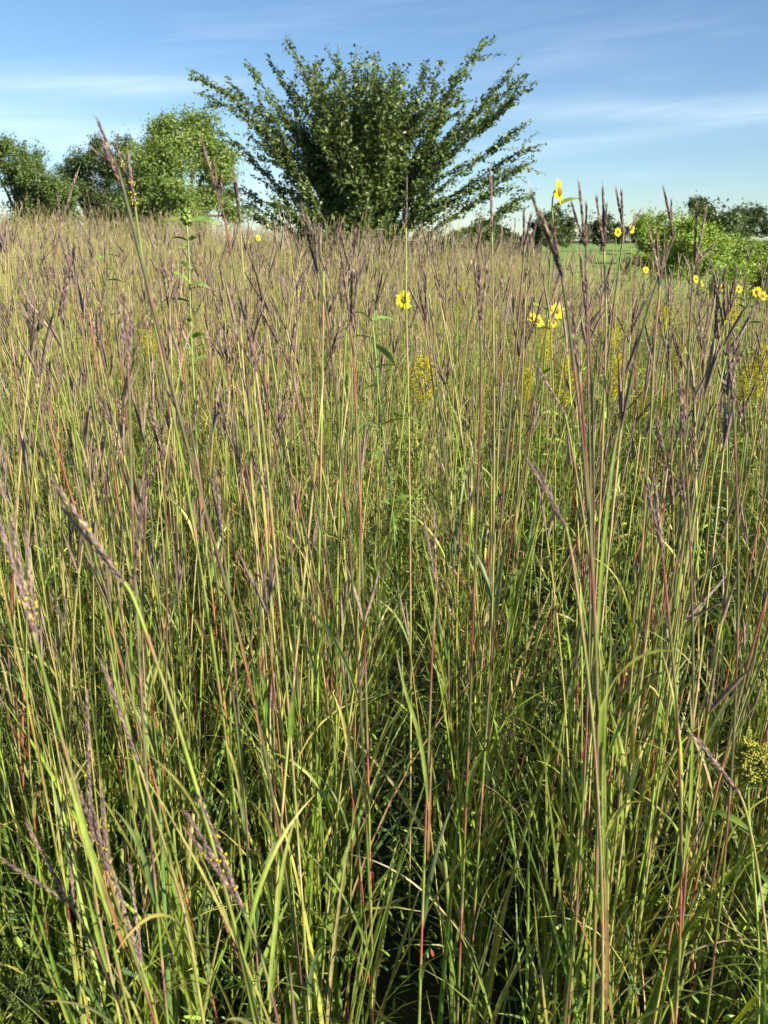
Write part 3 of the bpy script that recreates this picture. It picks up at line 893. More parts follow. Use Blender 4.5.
def add_stems(x, y, H, nseg, rad, leafy, headn, wts, tanw, lat=0):
    keep = edge_keep(x, y); x, y, H = x[keep], y[keep], H[keep]
    N_ = len(x)
    base = np.stack([x, y, gz(x, y)], 1)
    az = rng.uniform(0, 6.28, N_); th0 = rng.normal(0, .06, N_); th1 = th0 + np.abs(rng.normal(.1, .1, N_)) + (rng.random(N_) < .12) * rng.uniform(.15, .45, N_)
    ca = pick(N_, wts); cb = pick(N_, (.5, .3, .2, 1, 1.6 * tanw, .5))
    inter = rng.uniform(.17, .3, N_); ph = rng.uniform(0, 1, N_)
    red = np.array([C_TAN, (.40, .22, .15), C_RED, (.24, .13, .12), C_YELLOW])[rng.choice(5, N_, p=(.32, .28, .13, .15, .12))] * rng.uniform(.75, 1.2, (N_, 1))
    top = pick(N_, (.1, .2, .1, 1.3, 1.3 * tanw, .05))

    def colfn(s):
        u = ((H[:, None] * s[None, :]) / inter[:, None] + ph[:, None]) % 1
        m = (u > .6)[..., None]
        c = np.where(m, red[:, None, :], ca[:, None, :])
        g = np.clip((s - .45) / .4, 0, 1)[None, :, None] * .8
        return c * (1 - g) + top[:, None, :] * g
    ch, P, d, a = prisms(base, az, th0, th1, H, np.full(N_, rad) * rng.uniform(.7, 1.3, N_), nseg, colfn, 1.7, rng.normal(0, .6, N_))
    chunks.append((*ch, 1))
    tip = P[:, -1]; dt = d[:, -1]
    tht = np.arccos(np.clip(dt[:, 2], -1, 1)); azt = np.arctan2(dt[:, 1], dt[:, 0])
    hc0 = np.array([mixc(C_PURPLE, C_MAUVE, t) for t in rng.uniform(.1, 1, N_)])
    tan_ = np.minimum(2.3, tanw + .6 * (x > .2 * y))[:, None] if y.min() > 4.9 else tanw
    hc0 = hc0 * (1 - tan_ * .4) + np.array(mixc((.60, .52, .24), C_MAUVE, .10)) * tan_ * .4 * rng.uniform(.6, 1.2, (N_, 1))
    for k in range(headn):
        sel = rng.random(N_) < (1, .8, .5)[k]
        n2 = sel.sum()
        if n2 == 0: continue
        c = hc0[sel] * rng.uniform(.75, 1.25, (n2, 1))
        c2, _, _, _ = prisms(tip[sel] - dt[sel] * .008 * k, azt[sel] + rng.uniform(-2.5, 2.5, n2) * (k > 0), tht[sel] + rng.uniform(0, .22, n2), tht[sel] + rng.uniform(.02, .3, n2),
                             rng.uniform(.06, .105, n2), rng.uniform(.0021, .0033, n2), 4, lambda s, c=c: np.repeat(c[:, None, :], len(s), 1) * (.8 + .4 * rng.random((len(c), len(s), 1))),
                             1.2, 0.0, lambda s: np.array([.5, 1, .95, .7, .12]))
        chunks.append((*c2, 2))
    # heads on short side branches from the upper leaf axils
    for k in range(lat):
        sel = rng.random(N_) < .6
        n2 = sel.sum()
        s = rng.uniform(.55, .9, n2); ns = P.shape[1] - 1
        i = np.clip((s * ns).astype(int), 0, ns - 1); fr = (s * ns - i)[:, None]
        Ps = P[sel]
        pb = Ps[np.arange(n2), i] * (1 - fr) + Ps[np.arange(n2), i + 1] * fr
        az2 = rng.uniform(0, 6.28, n2); t2 = rng.uniform(.06, .3, n2)
        cs = red[sel]
        br, P2, d2, a2 = prisms(pb, az2, t2, t2 * .5, rng.uniform(.04, .16, n2), np.full(n2, rad * .5), 3, lambda s, c=cs: np.repeat(c[:, None, :], len(s), 1), 1.0)
        chunks.append((*br, 1))
        for k3 in range(2):
            c = hc0[sel] * rng.uniform(.7, 1.25, (n2, 1))
            c2, _, _, _ = prisms(P2[:, -1], az2 + rng.uniform(-2, 2, n2) * k3, t2 * .5 + rng.uniform(0, .12, n2), t2 * .5 + rng.uniform(.02, .25, n2), rng.uniform(.045, .085, n2), rng.uniform(.0014, .0023, n2), 4,
                                 lambda s, c=c: np.repeat(c[:, None, :], len(s), 1) * (.8 + .4 * rng.random((len(c), len(s), 1))), 1.2, 0.0, lambda s: np.array([.5, 1, .95, .7, .12]))
            chunks.append((*c2, 2))
    # culm leaves
    for k in range(leafy):
        s = rng.uniform(.15, .75, N_)
        i = np.clip((s * nseg).astype(int), 0, nseg - 1)
        fr = (s * nseg - i)[:, None]
        pb = P[np.arange(N_), i] * (1 - fr) + P[np.arange(N_), i + 1] * fr
        cl = pick(N_, (1, 1, .8, .9, .35 * tanw, .12))
        ct = cl * .6 + pick(N_, (.4, .4, .2, .6, .8, .25)) * .4
        L = rng.uniform(.16, .36, N_) * (1.15 - .6 * s)
        chunks.append((*ribbons(pb, rng.uniform(0, 6.28, N_), rng.uniform(.08, .35, N_), rng.uniform(.4, 1.9, N_), L, rng.uniform(.004, .008, N_), min(8, max(4, nseg - 2)), cl, ct, 1.4,
                                rng.uniform(-.6, .6, N_), rng.uniform(-2, 2, N_), .25, rng.normal(0, .4, N_), nseg > 6), 0))


W_NEAR = (1, 1.5, .4, 1.2, .5, .2)
x, y = field(520, .9, 2.2, .75, 1.1)
k = ~((np.abs(x) < .33) & (y < 1.1))
x, y = x[k], y[k]
add_stems(x, y, np.minimum(1.48, rng.normal(1.24, .2, len(x))), 18, .0027, 2, 3, W_NEAR, .6, 1)
x, y = field(2050, 2.2, 5, .7, 1.1)
add_stems(x, y, np.minimum(1.60, rng.normal(1.40, .16, len(x))) - .10 * (x > .2 * y), 15, .0026, 2, 3, W_NEAR, .75, 1)
x, y = field(6500, 5, 12, .8, 1.5)
add_stems(x, y, (np.minimum(1.72, rng.normal(1.36, .16, len(x)) + (rng.random(len(x)) < .07) * rng.uniform(.05, .3, len(x))) - .13 * (x > .18 * y) * (y > 6) - .1 * (x > .18 * y)) * np.where((x > .33 * y) & (y > 7), .8, 1), 9, .0025, 1, 3, (1, 1.2, .4, 1.8, 1.0, .15), 1.9, 1)
x, y = field(19000, 12, 38, 1.5, 2)
add_stems(x, y, np.minimum(1.85, rng.normal(1.33, .17, len(x)) + (rng.random(len(x)) < .06) * rng.uniform(.1, .4, len(x))) - .2 * (x > .17 * y), 5, .0030, 1, 2, (1, 1, .5, 1.8, 1.6, .1), 2.2)


def add_blades(N_, y0, y1, ml, mr, hl, W, nseg, wts, low=0.0, th=(.02, .35), thb=(.4, 2.1), wide3=True, hole=True):
    x, y = field(N_, y0, y1, ml, mr)
    k = edge_keep(x, y)
    if hole: k &= ~((np.abs(x) < .25) & (y < .86))
    x, y = x[k], y[k]; n = len(x)
    base = np.stack([x, y, gz(x, y) + rng.uniform(0, max(low, .001), n)], 1)
    cb = pick(n, wts); ct = cb * .55 + pick(n, (.5, .6, .2, .8, .6, .15)) * .45
    chunks.append((*ribbons(base, rng.uniform(0, 6.28, n), rng.uniform(*th, n), rng.uniform(*thb, n), rng.uniform(*hl, n), rng.uniform(*W, n), nseg, cb, ct, 1.9,
                            rng.uniform(-.6, .6, n), rng.uniform(-2, 2, n), .25, rng.normal(0, .35, n), wide3), 0))


W_LEAF = (1.2, 1.3, .7, .7, .12, .04)
add_blades(1800, .8, 2.2, .75, 1.1, (.5, 1.15), (.006, .012), 10, W_LEAF, 0, (.0, .22), (.1, .8))
add_blades(330, .85, 1.9, .6, .8, (.45, .95), (.011, .018), 12, (1.2, 1.6, .8, .4, .05, 0), 0, (.0, .25), (.15, 1.3))
add_blades(480, .8, 2.2, .75, 1.1, (.45, .9), (.006, .011), 10, W_LEAF, 0, (.05, .4), (.9, 2.3))
add_blades(1500, .8, 2.2, .75, 1.1, (.2, .45), (.003, .007), 8, W_LEAF, .5, (.05, .7), (.4, 2.2))
add_blades(4200, 2.2, 5, .7, 1.1, (.5, 1.15), (.006, .011), 8, W_LEAF, 0, (.0, .25), (.15, 1.3))
add_blades(3200, 2.2, 5, .7, 1.1, (.2, .5), (.004, .008), 6, W_LEAF, .7, (.1, .9), (.5, 2.2))
add_blades(14000, 5, 12, .8, 1.5, (.6, 1.25), (.006, .009), 5, (1, 1, .7, 1, .4, .06), 0, wide3=False)
add_blades(12000, 12, 38, 1.5, 2, (.8, 1.3), (.010, .016), 4, (1, .9, .5, 1.2, .9, .05), 0, wide3=False)
add_blades(160, .85, 2.4, .6, .9, (.2, .5), (.003, .006), 12, (0, .1, 0, .5, 2, .4), .5, (.1, .6), (1.4, 3.2))
add_blades(700, 2.2, 5, .6, .9, (.2, .5), (.003, .007), 9, (0, .1, 0, .5, 2, .4), .8, (.1, .6), (1.2, 3.0))
add_blades(170, 1.0, 1.7, .0, .0, (.4, .95), (.006, .012), 10, W_LEAF, 0, (.0, .22), (.1, .9), hole=False)
grass = np_mesh('prairie_grass', chunks, [M_LEAF, M_STEM, M_HEAD])
tag(grass, 'dense mass of green and straw prairie grass filling the whole field', 'grass', kind='stuff')

# small-leaved undergrowth between the grass bases
chunks = []


def add_under(N_, y0, y1, z0, z1, L, W, wts, xmin=None):
    x, y = field(N_, y0, y1, .6, 1.0)
    cl = rng.random(N_)
    # gather the leaves into clumps, so that gaps stay between them
    cx = np.sin(x * 5.1 + 1.3) * np.sin(y * 4.3 + .4) + .5 * np.sin(x * 11.0) * np.sin(y * 9.0 + 1)
    k = (cx > -.02) | (cl < .2)
    if xmin is not None:
        k &= x > xmin * y
    x, y = x[k], y[k]; n = len(x)
    base = np.stack([x, y, gz(x, y) + rng.uniform(z0, z1, n) * rng.uniform(.4, 1, n)], 1)
    cb = pick(n, wts)
    th = rng.uniform(.3, 1.7, n)
    chunks.append((*ribbons(base, rng.uniform(0, 6.28, n), th, th + rng.uniform(0, .6, n), rng.uniform(*L, n), rng.uniform(*W, n), 3, cb, cb * 1.05, 1.0,
                            rng.uniform(-.8, .8, n), np.zeros(n), .15, 0.0, True, 2.6), 0))


add_under(26000, .75, 2.6, .02, .55, (.015, .05), (.003, .009), (1.3, 1.2, .8, .2, .05, .02))
add_under(27000, 2.2, 5, .05, .95, (.02, .06), (.004, .010), (1.2, 1.4, .6, .4, .08, .02))
add_under(19000, 4.5, 9, .3, 1.05, (.03, .08), (.006, .013), (1.0, 1.6, .4, .5, .08, .02))
add_under(52000, 2.6, 11, .3, 1.15, (.03, .08), (.006, .014), (.8, 2.2, .2, .5, .02, .0), .22)
add_under(26000, 7, 15, .3, 1.15, (.05, .12), (.012, .024), (.8, 2.4, .2, .4, 0, 0), .25)
add_under(30000, 11, 20, .2, 1.15, (.05, .12), (.014, .028), (.8, 2.2, .2, .6, .1, 0), .19)
und = np_mesh('undergrowth', chunks, [M_LEAF])
tag(und, 'low leafy green undergrowth between the bases of the grass', 'undergrowth', kind='stuff')


# ------------------------------------------------------------------ trees and bushes
def leaf_cloud(P, nrm, size, cols):
    """N leaves as folded diamonds: P centres, nrm facing, two quads each"""
    N_ = len(P)
    nrm = nrm / np.linalg.norm(nrm, axis=1, keepdims=True)
    r = rng.normal(size=(N_, 3))
    t = np.cross(nrm, r); t /= np.linalg.norm(t, axis=1, keepdims=True)
    b = np.cross(nrm, t)
    L = (size * rng.uniform(.7, 1.3, N_))[:, None]; W = L * .55
    fold = nrm * W * .25
    V = np.stack([P - t * L * .5, P - b * W * .5 + fold, P + b * W * .5 + fold, P + t * L * .5, P - t * L * .05], 1)
    i = np.arange(N_ * 5).reshape(N_, 5)
    q = np.concatenate([np.stack([i[:, 0], i[:, 4], i[:, 3], i[:, 1]], 1), np.stack([i[:, 0], i[:, 2], i[:, 3], i[:, 4]], 1)])
    return V.reshape(-1, 3), q, np.repeat(cols, 5, 0)


def crown_object(name, P, nrm, size, cols, root, base):
    v, q, c = leaf_cloud(P - np.array(base)[None, :], nrm, size, cols)
    o = np_mesh(name, [(v, q, c, 0)], [M_TREE])
    o.parent = root
    return o


def tcol(N_, c, v=.25, yel=.25):
    c = np.array(c)[None, :] * rng.uniform(1 - v, 1 + v, (N_, 1))
    t = rng.random((N_, 1)) ** 2 * yel
    return c * (1 - t) + np.array([[.16, .19, .04]]) * t


def lobed_tree(name, label, cat, Y, basepx, lobes, nleaf, leaf, col, group=None, sub=16, trunk_r=.12, rough=.55, spikes=0):
    """lobes: (px, py, radius px): each a real round mass of foliage at its own depth"""
    k = Y / F
    bx = at(basepx[0], 245, Y)
    base = Vector((bx.x, Y, gzf(bx.x, Y)))
    root = empty(name, base, label, cat, group)
    m = MB()
    Ps, Ns = [], []
    tot = sum(l[2] ** 2 for l in lobes)
    crown_c = np.mean([list(at(l[0], l[1], Y)) for l in lobes], 0)
    tr_top = Vector((base.x, base.y, base.z + max(.4, (crown_c[2] - base.z) * .55)))
    bark = (.11, .085, .06)
    m.tube([Vector((0, 0, -.1)), (tr_top - base) * .5 + Vector((uni(-.1, .1), 0, 0)), tr_top - base], [trunk_r, trunk_r * .8, trunk_r * .65], bark, n=8)
    for (lx, ly, lr) in lobes:
        c = at(lx, ly, Y) + Vector((0, uni(-1, 1) * lr * k * 1.2, 0))
        rad = lr * k
        mid = (tr_top - base).lerp(c - base, .5) + Vector((0, 0, .1))
        m.tube([tr_top - base, mid, c - base], [trunk_r * .45, trunk_r * .3, trunk_r * .1], bark, n=5)
        n = int(nleaf * lr ** 2 / tot)
        # sub-clumps on the lobe, each with a twig
        dirs = rng.normal(size=(sub, 3)); dirs /= np.linalg.norm(dirs, axis=1, keepdims=True)
        dirs[:, 2] = dirs[:, 2] * .85 + .12
        rr = rad * rng.uniform(.35, .95, sub)
        cc = np.array(c)[None, :] + dirs * rr[:, None]
        for j in range(0, sub, 2):
            m.tube([c - base, Vector(cc[j]) - base], [trunk_r * .1, trunk_r * .03], bark, n=4, cap=False)
        w = rng.random(sub) + .35; w /= w.sum()
        which = rng.choice(sub, n, p=w)
        sp = rad * rough * rng.uniform(.5, 1.0, sub)
        g = rng.normal(size=(n, 3)) * np.array([.5, .5, .38])
        P = cc[which] + g * sp[which][:, None]
        out = P - np.array(c)[None, :]
        out /= np.linalg.norm(out, axis=1, keepdims=True) + 1e-6
        Ps.append(P); Ns.append(out * .7 + rng.normal(size=(n, 3)) * .75 + np.array([0, 0, .35]))
        for j in range(spikes):                    # loose shoots that break the outline
            d = Vector((uni(-1, 1), uni(-1, 1), uni(.1, 1.2))).normalized()
            s0 = c + d * rad * .7
            L_ = rad * uni(.5, 1.0)
            m.tube([s0 - base, s0 + d * L_ - base], [trunk_r * .06, trunk_r * .02], bark, n=3, cap=False)
            nn_ = 26
            tt = rng.uniform(0, 1, nn_)
            P = np.array(s0)[None, :] + np.array(d)[None, :] * (tt * L_)[:, None] + rng.normal(size=(nn_, 3)) * leaf * .8
            Ps.append(P); Ns.append(rng.normal(size=(nn_, 3)) + np.array([0, 0, .3]))
    P = np.concatenate(Ps); Nn = np.concatenate(Ns)
    ok = P[:, 2] > gz(P[:, 0], P[:, 1]) + .05
    P, Nn = P[ok], Nn[ok]
    m.build('trunk', M_BARK, root)
    crown_object('crown', P, Nn, np.full(len(P), leaf), tcol(len(P), col), root, base)
    return root


def fan_bush():
    """the big vase-shaped bush: arching shoots that carry leaves on side twigs"""
    Y = 14.0
    k = Y / F
    b = at(362, 262, Y)
    base = Vector((b.x, Y, gzf(b.x, Y)))
    root = empty('elm_bush', base, 'big vase-shaped bush with arching feathery branches in the middle of the skyline', 'bush')
    tips = [(188, 74), (200, 92), (246, 64), (232, 84), (258, 100), (212, 124), (290, 44), (268, 57), (309, 64), (336, 54), (352, 66), (374, 54), (428, 58), (441, 62), (487, 42), (521, 56),
            (524, 74), (529, 84), (512, 102), (500, 92), (545, 144), (536, 160), (528, 122), (520, 166), (536, 192), (518, 203), (476, 226), (246, 213), (270, 198), (281, 186), (262, 140), (296, 90), (470, 70), (455, 88),
            (400, 74), (318, 84)]
    shoots = [(at(px, py, Y + uni(-1.3, 1.3)), True) for px, py in tips]
    for i in range(150):
        a = random.gauss(0, .46)                       # fan angle in the picture plane
        rr = math.sqrt(uni(.12, 1))
        az = uni(0, 6.28)
        R_ = uni(.2, 1.0)
        ex = math.sin(a) * 2.55 * rr
        ez = (1.0 + math.cos(a) * 2.1) * rr
        dep = math.cos(az) * 1.5 * rr * R_
        shoots.append((Vector((base.x + ex * (abs(math.sin(az)) * .5 + .5), Y + dep, 1.35 + ez * .93)), False))
    m = MB(); bark = (.10, .08, .06)
    TP, TN, TS = [], [], []

    def leafy(p0, p1, step, sz, hang=.4):
        v = p1 - p0; L_ = v.length
        n = max(2, int(L_ / step))
        d = np.array(v / L_)
        sd = np.cross(d, [0, 0, 1.0]); sd /= np.linalg.norm(sd) + 1e-6
        t = (np.arange(n) + rng.random(n) * .8) / n
        sgn = np.where(np.arange(n) % 2 == 0, 1, -1)
        P = np.array(p0)[None, :] + d[None, :] * (t * L_)[:, None] + sd[None, :] * (sgn * sz * .45)[:, None] + rng.normal(size=(n, 3)) * sz * .28
        P[:, 2] -= sz * hang * rng.random(n)
        TP.append(P); TN.append(rng.normal(size=(n, 3)) * .75 + np.array([.0, -.1, .75])); TS.append(np.full(n, sz))

    for tip, special in shoots:
        h = tip - base
        root_p = Vector((uni(-.25, .25), uni(-.25, .25), 0))
        flat = min(1, abs(h.x) / max(.3, h.z))
        ctrl = Vector((h.x * uni(.30, .48), h.y * .4, h.z * (uni(.58, .74) + .24 * flat * uni(.3, 1))))
        if not special: ctrl.x *= .6
        n = 10
        pts = []
        for i in range(n + 1):
            t = i / n
            wv = math.sin(t * 9 + h.x * 5) * .09 * t * (1 - t) * 4
            pts.append(root_p * (1 - t) ** 2 + ctrl * (2 * t * (1 - t)) + h * t * t + Vector((wv, wv, -wv * .6)))
        m.tube(pts, [.022 * (1 - i / n) + .003 for i in range(n + 1)], bark, n=4)
        seg = h.length / n
        for i in range(3 if not special else 4, n):
            t = i / n
            p0, p1 = pts[i], pts[i + 1]
            if i > 3:
                leafy(base + p0, base + p1, .026 if special else .018, uni(.055, .085))
            d = (p1 - p0).normalized()
            nt = 6 if t < .85 else 3
            for j in range(nt):
                q = p0.lerp(p1, uni(0, 1))
                a = Vector((uni(-1, 1), uni(-1, 1), uni(-.25, .35)))
                out = (d * uni(.6, 1.2) + a * .7).normalized()
                L_ = uni(.22, .62) * (1.15 - .75 * t) * (1.0 if not special else .8)
                e = q + out * L_ + Vector((0, 0, -.03 * uni(0, 2)))
                m.tube([q, e], [.005, .002], bark, n=3, cap=False)
                leafy(base + q, base + e, .030, uni(.06, .095))
        if special:                                # forked side shoots that feather the outline
            for f_ in range(14):
                i = random.randint(4, 9)
                p0 = pts[i]; d = (pts[i + 1] - pts[i]).normalized()
                e = p0 + (d + Vector((uni(-.6, .6), uni(-.6, .6), uni(-.6, .4)))).normalized() * uni(.35, 1.05) * (1.25 - i / 12)
                md = p0.lerp(e, .5) + Vector((0, 0, uni(.0, .06)))
                m.tube([p0, md, e], [.005, .004, .002], bark, n=3, cap=False)
                leafy(base + p0, base + md, .022, uni(.06, .085)); leafy(base + md, base + e, .022, uni(.05, .075))
    # low skirts on the left and right foot
    for i in range(20):
        x0 = uni(-1.0, .8); z0 = uni(.9, 1.7)
        p = base + Vector((x0, uni(-.8, .8), z0))
        e = p + Vector((uni(-.35, .35) + .2 * x0, uni(-.3, .3), uni(-.25, .25)))
        m.tube([base.lerp(p, .3) - base, p - base, e - base], [.012, .007, .002], bark, n=3, cap=False)
        for j in range(4):
            leafy(p.lerp(e, j / 4), p.lerp(e, j / 4) + Vector((uni(-.4, .4), uni(-.4, .4), uni(-.15, .25))), .032, .065)
    m.build('trunk', M_BARK, root)
    P = np.concatenate(TP); Nn = np.concatenate(TN); S = np.concatenate(TS)
    ok = P[:, 2] > gz(P[:, 0], P[:, 1]) + .1
    P, Nn, S = P[ok], Nn[ok], S[ok]
    crown_object('crown', P, Nn, S, tcol(len(P), (.125, .195, .048), .3, .3), root, base)
    print('bush leaves', len(P))


fan_bush()
TG = 'trees standing behind the prairie'
lobed_tree('broadleaf_tree', 'round-topped bright green tree left of the big bush', 'tree', 28, (188, 245),
           [(157, 126, 15), (196, 126, 19), (180, 146, 24), (205, 156, 25), (148, 160, 19), (221, 176, 16), (172, 180, 30), (205, 196, 26), (148, 200, 22), (230, 216, 12), (190, 222, 28), (158, 222, 22)], 46000, .095, (.21, .30, .062), TG, 26, .16, .6, 2)
lobed_tree('broadleaf_tree', 'bushy tree with feathery top at far left', 'tree', 31, (25, 245),
           [(10, 150, 10), (26, 158, 12), (8, 174, 14), (36, 176, 16), (18, 200, 20), (44, 206, 18), (-4, 160, 12), (52, 190, 12), (20, 222, 18), (62, 196, 16), (56, 222, 16), (24, 236, 16), (60, 236, 14)], 32000, .09, (.12, .19, .045), TG, 22, .16, .68, 8)
lobed_tree('broadleaf_tree', 'thin-topped tree between the far left tree and the round tree', 'tree', 33, (92, 245),
           [(98, 148, 8), (120, 146, 9), (88, 166, 13), (112, 172, 16), (78, 192, 16), (102, 200, 20), (124, 206, 15), (96, 222, 18), (64, 212, 12), (134, 190, 16), (132, 220, 18), (112, 166, 14), (96, 238, 15), (128, 236, 14), (62, 176, 13), (56, 202, 16), (74, 162, 9)], 32000, .09, (.085, .135, .038), TG, 22, .16, .68, 9)
LG = 'lime green bushes beside the crop field'
LIME = (.29, .41, .06)
lobed_tree('leafy_bush', 'lime green bush nearest to the field gap', 'bush', 15, (655, 250), [(650, 224, 12), (664, 230, 14), (644, 238, 11), (674, 244, 15), (652, 250, 12)], 12000, .042, LIME, LG, 14, .04, .75, 9)
lobed_tree('leafy_bush', 'widest lime green bush in front of the dark round tree', 'bush', 13.0, (705, 262), [(690, 228, 10), (706, 240, 14), (684, 248, 16), (724, 254, 14), (704, 264, 20), (672, 268, 16)], 17000, .042, LIME, LG, 14, .04, .75, 9)
lobed_tree('leafy_bush', 'lime green bush spreading to the right edge', 'bush', 11.0, (748, 280), [(738, 272, 13), (758, 268, 13), (742, 288, 18), (768, 288, 20), (790, 276, 20), (715, 290, 18)], 17000, .038, (.28, .41, .055), LG, 14, .03, .75, 9)
lobed_tree('leafy_bush', 'low lime green bush behind the one at the right edge', 'bush', 18, (745, 258), [(738, 250, 11), (756, 252, 12), (724, 252, 10), (770, 256, 12), (746, 262, 13)], 10000, .05, (.24, .35, .055), LG, 14, .04, .75, 8)
lobed_tree('leafy_bush', 'small yellow-green bush at the foot of the field gap', 'bush', 14, (640, 268), [(634, 262, 7), (646, 264, 9), (656, 268, 9), (626, 268, 6)], 5000, .04, (.27, .38, .06), LG, 14, .03, .75, 8)
FT = 'far trees along the crop field'
lobed_tree('field_tree', 'dark round-crowned tree behind the lime bushes', 'tree', 62, (710, 245), [(708, 210, 13), (696, 222, 12), (722, 220, 13), (710, 232, 18), (690, 238, 10), (730, 236, 12)], 7000, .26, (.075, .115, .035), FT, 14, .25, .6, 2)
lobed_tree('field_tree', 'grey-green tree far off at the right edge', 'tree', 120, (748, 245), [(742, 218, 10), (756, 214, 8), (736, 228, 10), (752, 228, 14), (766, 230, 10)], 5000, .45, (.09, .125, .065), FT, 12, .3, .6, 2)
lobed_tree('field_tree', 'dark tree behind the tall sunflower', 'tree', 110, (552, 248), [(552, 218, 11), (540, 226, 10), (562, 226, 11), (550, 236, 14), (534, 238, 8), (568, 238, 9)], 6000, .42, (.07, .105, .034), FT, 12, .3, .6, 1)
lobed_tree('field_tree', 'low dark tree at the far end of the green field', 'tree', 130, (602, 248), [(592, 230, 9), (604, 226, 9), (614, 232, 9), (600, 238, 9), (584, 238, 7), (620, 238, 7)], 4500, .45, (.050, .075, .028), FT, 12, .3, .6, 1)
lobed_tree('field_tree', 'flat-topped far tree joining the lime bushes', 'tree', 140, (642, 248), [(632, 232, 7), (644, 230, 8), (654, 234, 8), (640, 240, 8)], 3500, .48, (.055, .08, .032), FT, 12, .3, .6, 1)
lobed_tree('dark_shrub', 'dark low shrub right of the big bush', 'bush', 34, (500, 250), [(486, 240, 9), (500, 234, 10), (512, 240, 9), (524, 244, 7), (497, 246, 10)], 4500, .12, (.05, .08, .028), None, 12, .06, .6, 2)
lobed_tree('dark_shrub', 'pale shrub in the sky gap between round tree and big bush', 'bush', 24, (262, 250), [(256, 247, 7), (266, 249, 7), (246, 250, 6)], 900, .08, (.13, .16, .06), None, 10, .04, .7, 2)

# ------------------------------------------------------------------ ground and crop field
gxs = np.concatenate([np.linspace(-1200, -60, 14), np.linspace(-50, 50, 101), np.linspace(60, 1200, 14)])
gys = np.concatenate([np.linspace(-60, -4, 10), np.linspace(-3, 60, 127), np.linspace(66, 140, 20), np.linspace(160, 2000, 16)])
X, Yg = np.meshgrid(gxs, gys, indexing='ij')
Z = gz(X, Yg)
V = np.stack([X, Yg, Z], -1).reshape(-1, 3)
ii = np.arange(X.size).reshape(X.shape)
q = np.stack([ii[:-1, :-1], ii[1:, :-1], ii[1:, 1:], ii[:-1, 1:]], -1).reshape(-1, 4)
g = np_mesh('ground', [(V, q, np.full((len(V), 3), .1), 0)], [ground_mat('soil', (.030, .024, .014), (.06, .050, .025), (.045, .055, .02), 6.0, .6)])
tag(g, kind='structure')
us = np.linspace(0, 1, 60); vs_ = np.linspace(0, 1, 60)
U, W_ = np.meshgrid(us, vs_, indexing='ij')
fy = 19 + (420 - 19) * U ** 2.2
fx = (.19 * fy) + (2.4 * fy) * W_
fz = gz(fx, fy) + .02
V = np.stack([fx, fy, fz], -1).reshape(-1, 3)
ii = np.arange(U.size).reshape(U.shape)
q = np.stack([ii[:-1, :-1], ii[:-1, 1:], ii[1:, 1:], ii[1:, :-1]], -1).reshape(-1, 4)[:, ::-1]
fld = np_mesh('crop_field', [(V, q, np.full((len(V), 3), .1), 0)], [ground_mat('crop', (.16, .25, .06), (.22, .31, .075), (.19, .27, .07), .9, .05)])
tag(fld, kind='structure')

# ------------------------------------------------------------------ light and sky
SUN_EL, SUN_AZ = R(31), R(53)          # azimuth: right of straight-behind the camera
sdir = Vector((math.cos(SUN_EL) * math.sin(SUN_AZ), -math.cos(SUN_EL) * math.cos(SUN_AZ), math.sin(SUN_EL)))
sl = bpy.data.lights.new('sun', 'SUN')
sl.energy = 5.0; sl.angle = R(.5); sl.color = (1.0, .91, .76)
so = bpy.data.objects.new('sun', sl); COL.objects.link(so)
so.rotation_euler = sdir.to_track_quat('Z', 'Y').to_euler()
so.location = (20, -20, 30)

w = bpy.data.worlds.new('World'); scene.world = w; w.use_nodes = True
nt = w.node_tree; N, L = nt.nodes, nt.links
bg = N['Background']; bg.inputs['Strength'].default_value = .064
sky = N.new('ShaderNodeTexSky'); sky.sky_type = 'NISHITA'; sky.sun_disc = False
sky.sun_elevation = SUN_EL
sky.sun_rotation = math.atan2(sdir.x, sdir.y)
sky.altitude = 300; sky.air_density = 1.0; sky.dust_density = .15; sky.ozone_density = 3.0
# thin cirrus bands
tc = N.new('ShaderNodeTexCoord')
sep = N.new('ShaderNodeSeparateXYZ'); L.new(tc.outputs['Generated'], sep.inputs[0])


def math_node(op, a, b=None):
    n = N.new('ShaderNodeMath'); n.operation = op
    for i, v in enumerate((a, b)):
        if v is None: continue
        if isinstance(v, (int, float)): n.inputs[i].default_value = v
        else: L.new(v, n.inputs[i])
    return n.outputs[0]


azn = math_node('ARCTAN2', sep.outputs[0], sep.outputs[1])
eln = math_node('ARCSINE', sep.outputs[2])
tilted = math_node('ADD', math_node('MULTIPLY', eln, 16.0), math_node('MULTIPLY', azn, -1.2))
cmb = N.new('ShaderNodeCombineXYZ'); L.new(math_node('MULTIPLY', azn, 1.6), cmb.inputs[0]); L.new(tilted, cmb.inputs[1])
nz = N.new('ShaderNodeTexNoise'); nz.inputs['Scale'].default_value = 1.9; nz.inputs['Detail'].default_value = 7; nz.inputs['Roughness'].default_value = .55
nz.inputs['Distortion'].default_value = .5
L.new(cmb.outputs[0], nz.inputs['Vector'])
mr = N.new('ShaderNodeMapRange'); mr.inputs['From Min'].default_value = .50; mr.inputs['From Max'].default_value = .78
mr.inputs['To Max'].default_value = .55
L.new(nz.outputs['Fac'], mr.inputs['Value'])
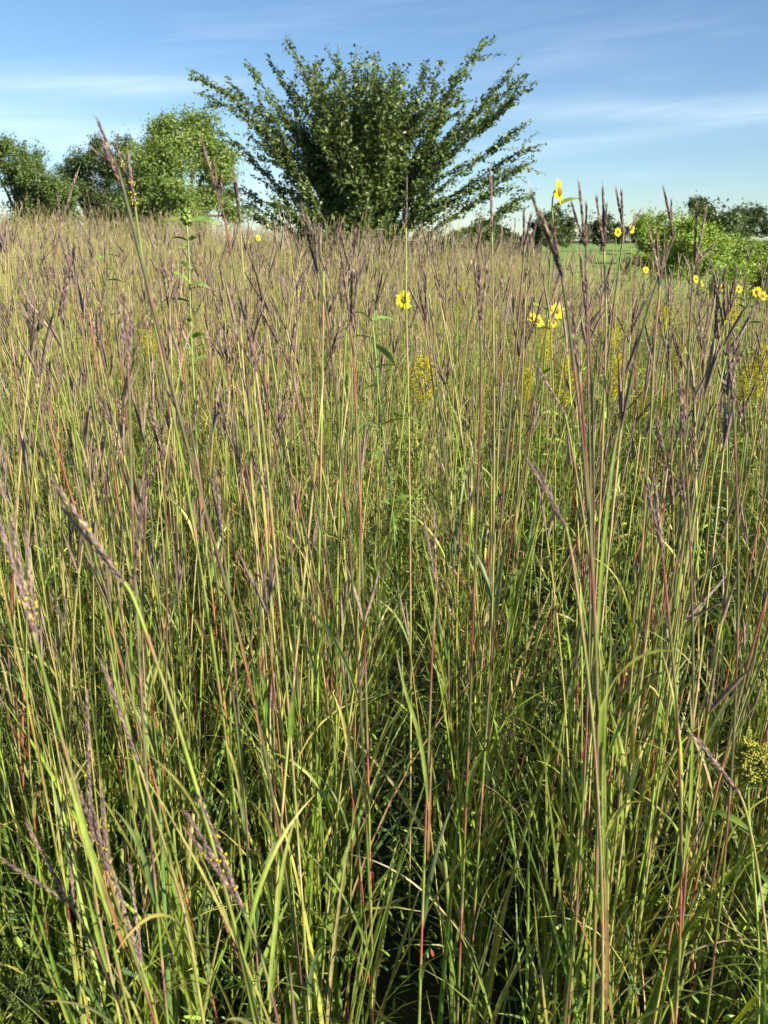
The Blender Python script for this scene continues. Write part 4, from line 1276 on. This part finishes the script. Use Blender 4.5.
# each cirrus band: a soft streak round a direction (azimuth, elevation), frayed by the noise above
acc = math_node('MULTIPLY', mr.outputs[0], .25)
for px, py, ln, th, slope, amt in ((120, 84, .13, .010, .05, .8), (30, 128, .13, .022, -.05, 1.0), (600, 110, .13, .014, -.02, .75), (665, 131, .22, .009, .12, .62), (290, 175, .10, .03, 0, .45), (560, 62, .12, .012, .05, .3), (640, 175, .05, .006, 0, .35)):
    d = (at(px, py, 10) - EYE).normalized()
    a0, e0 = math.atan2(d.x, d.y), math.asin(d.z)
    da = math_node('SUBTRACT', azn, a0)
    de = math_node('SUBTRACT', math_node('SUBTRACT', eln, e0), math_node('MULTIPLY', da, slope))
    q1 = math_node('POWER', math_node('ABSOLUTE', math_node('DIVIDE', da, ln)), 2.0)
    q2 = math_node('POWER', math_node('ABSOLUTE', math_node('DIVIDE', de, th)), 2.0)
    g_ = math_node('EXPONENT', math_node('MULTIPLY', math_node('ADD', q1, q2), -1.0))
    acc = math_node('ADD', acc, math_node('MULTIPLY', math_node('MULTIPLY', g_, math_node('POWER', math_node('MULTIPLY', nz.outputs['Fac'], 1.55), 2.0)), amt * .62))
acc = math_node('MINIMUM', acc, .8)
mx = N.new('ShaderNodeMix'); mx.data_type = 'RGBA'
L.new(acc, mx.inputs['Factor'])
mx.inputs['B'].default_value = (8.0, 9.2, 10.0, 1)
tint = N.new('ShaderNodeMix'); tint.data_type = 'RGBA'; tint.blend_type = 'MULTIPLY'; tint.inputs['Factor'].default_value = 1
tint.inputs['B'].default_value = (.92, 1.035, 1.12, 1)
L.new(sky.outputs[0], tint.inputs['A']); L.new(tint.outputs['Result'], mx.inputs['A'])
L.new(mx.outputs['Result'], bg.inputs['Color'])

# ------------------------------------------------------------------ render settings
scene.render.engine = 'CYCLES'
scene.cycles.max_bounces = 8
scene.cycles.diffuse_bounces = 3
scene.cycles.glossy_bounces = 2
scene.cycles.transmission_bounces = 4
scene.cycles.transparent_max_bounces = 4
scene.cycles.use_denoising = True
vs = scene.view_settings
vs.view_transform = 'Standard'; vs.look = 'None'; vs.gamma = 1; vs.use_curve_mapping = False
vs.exposure = 1.05
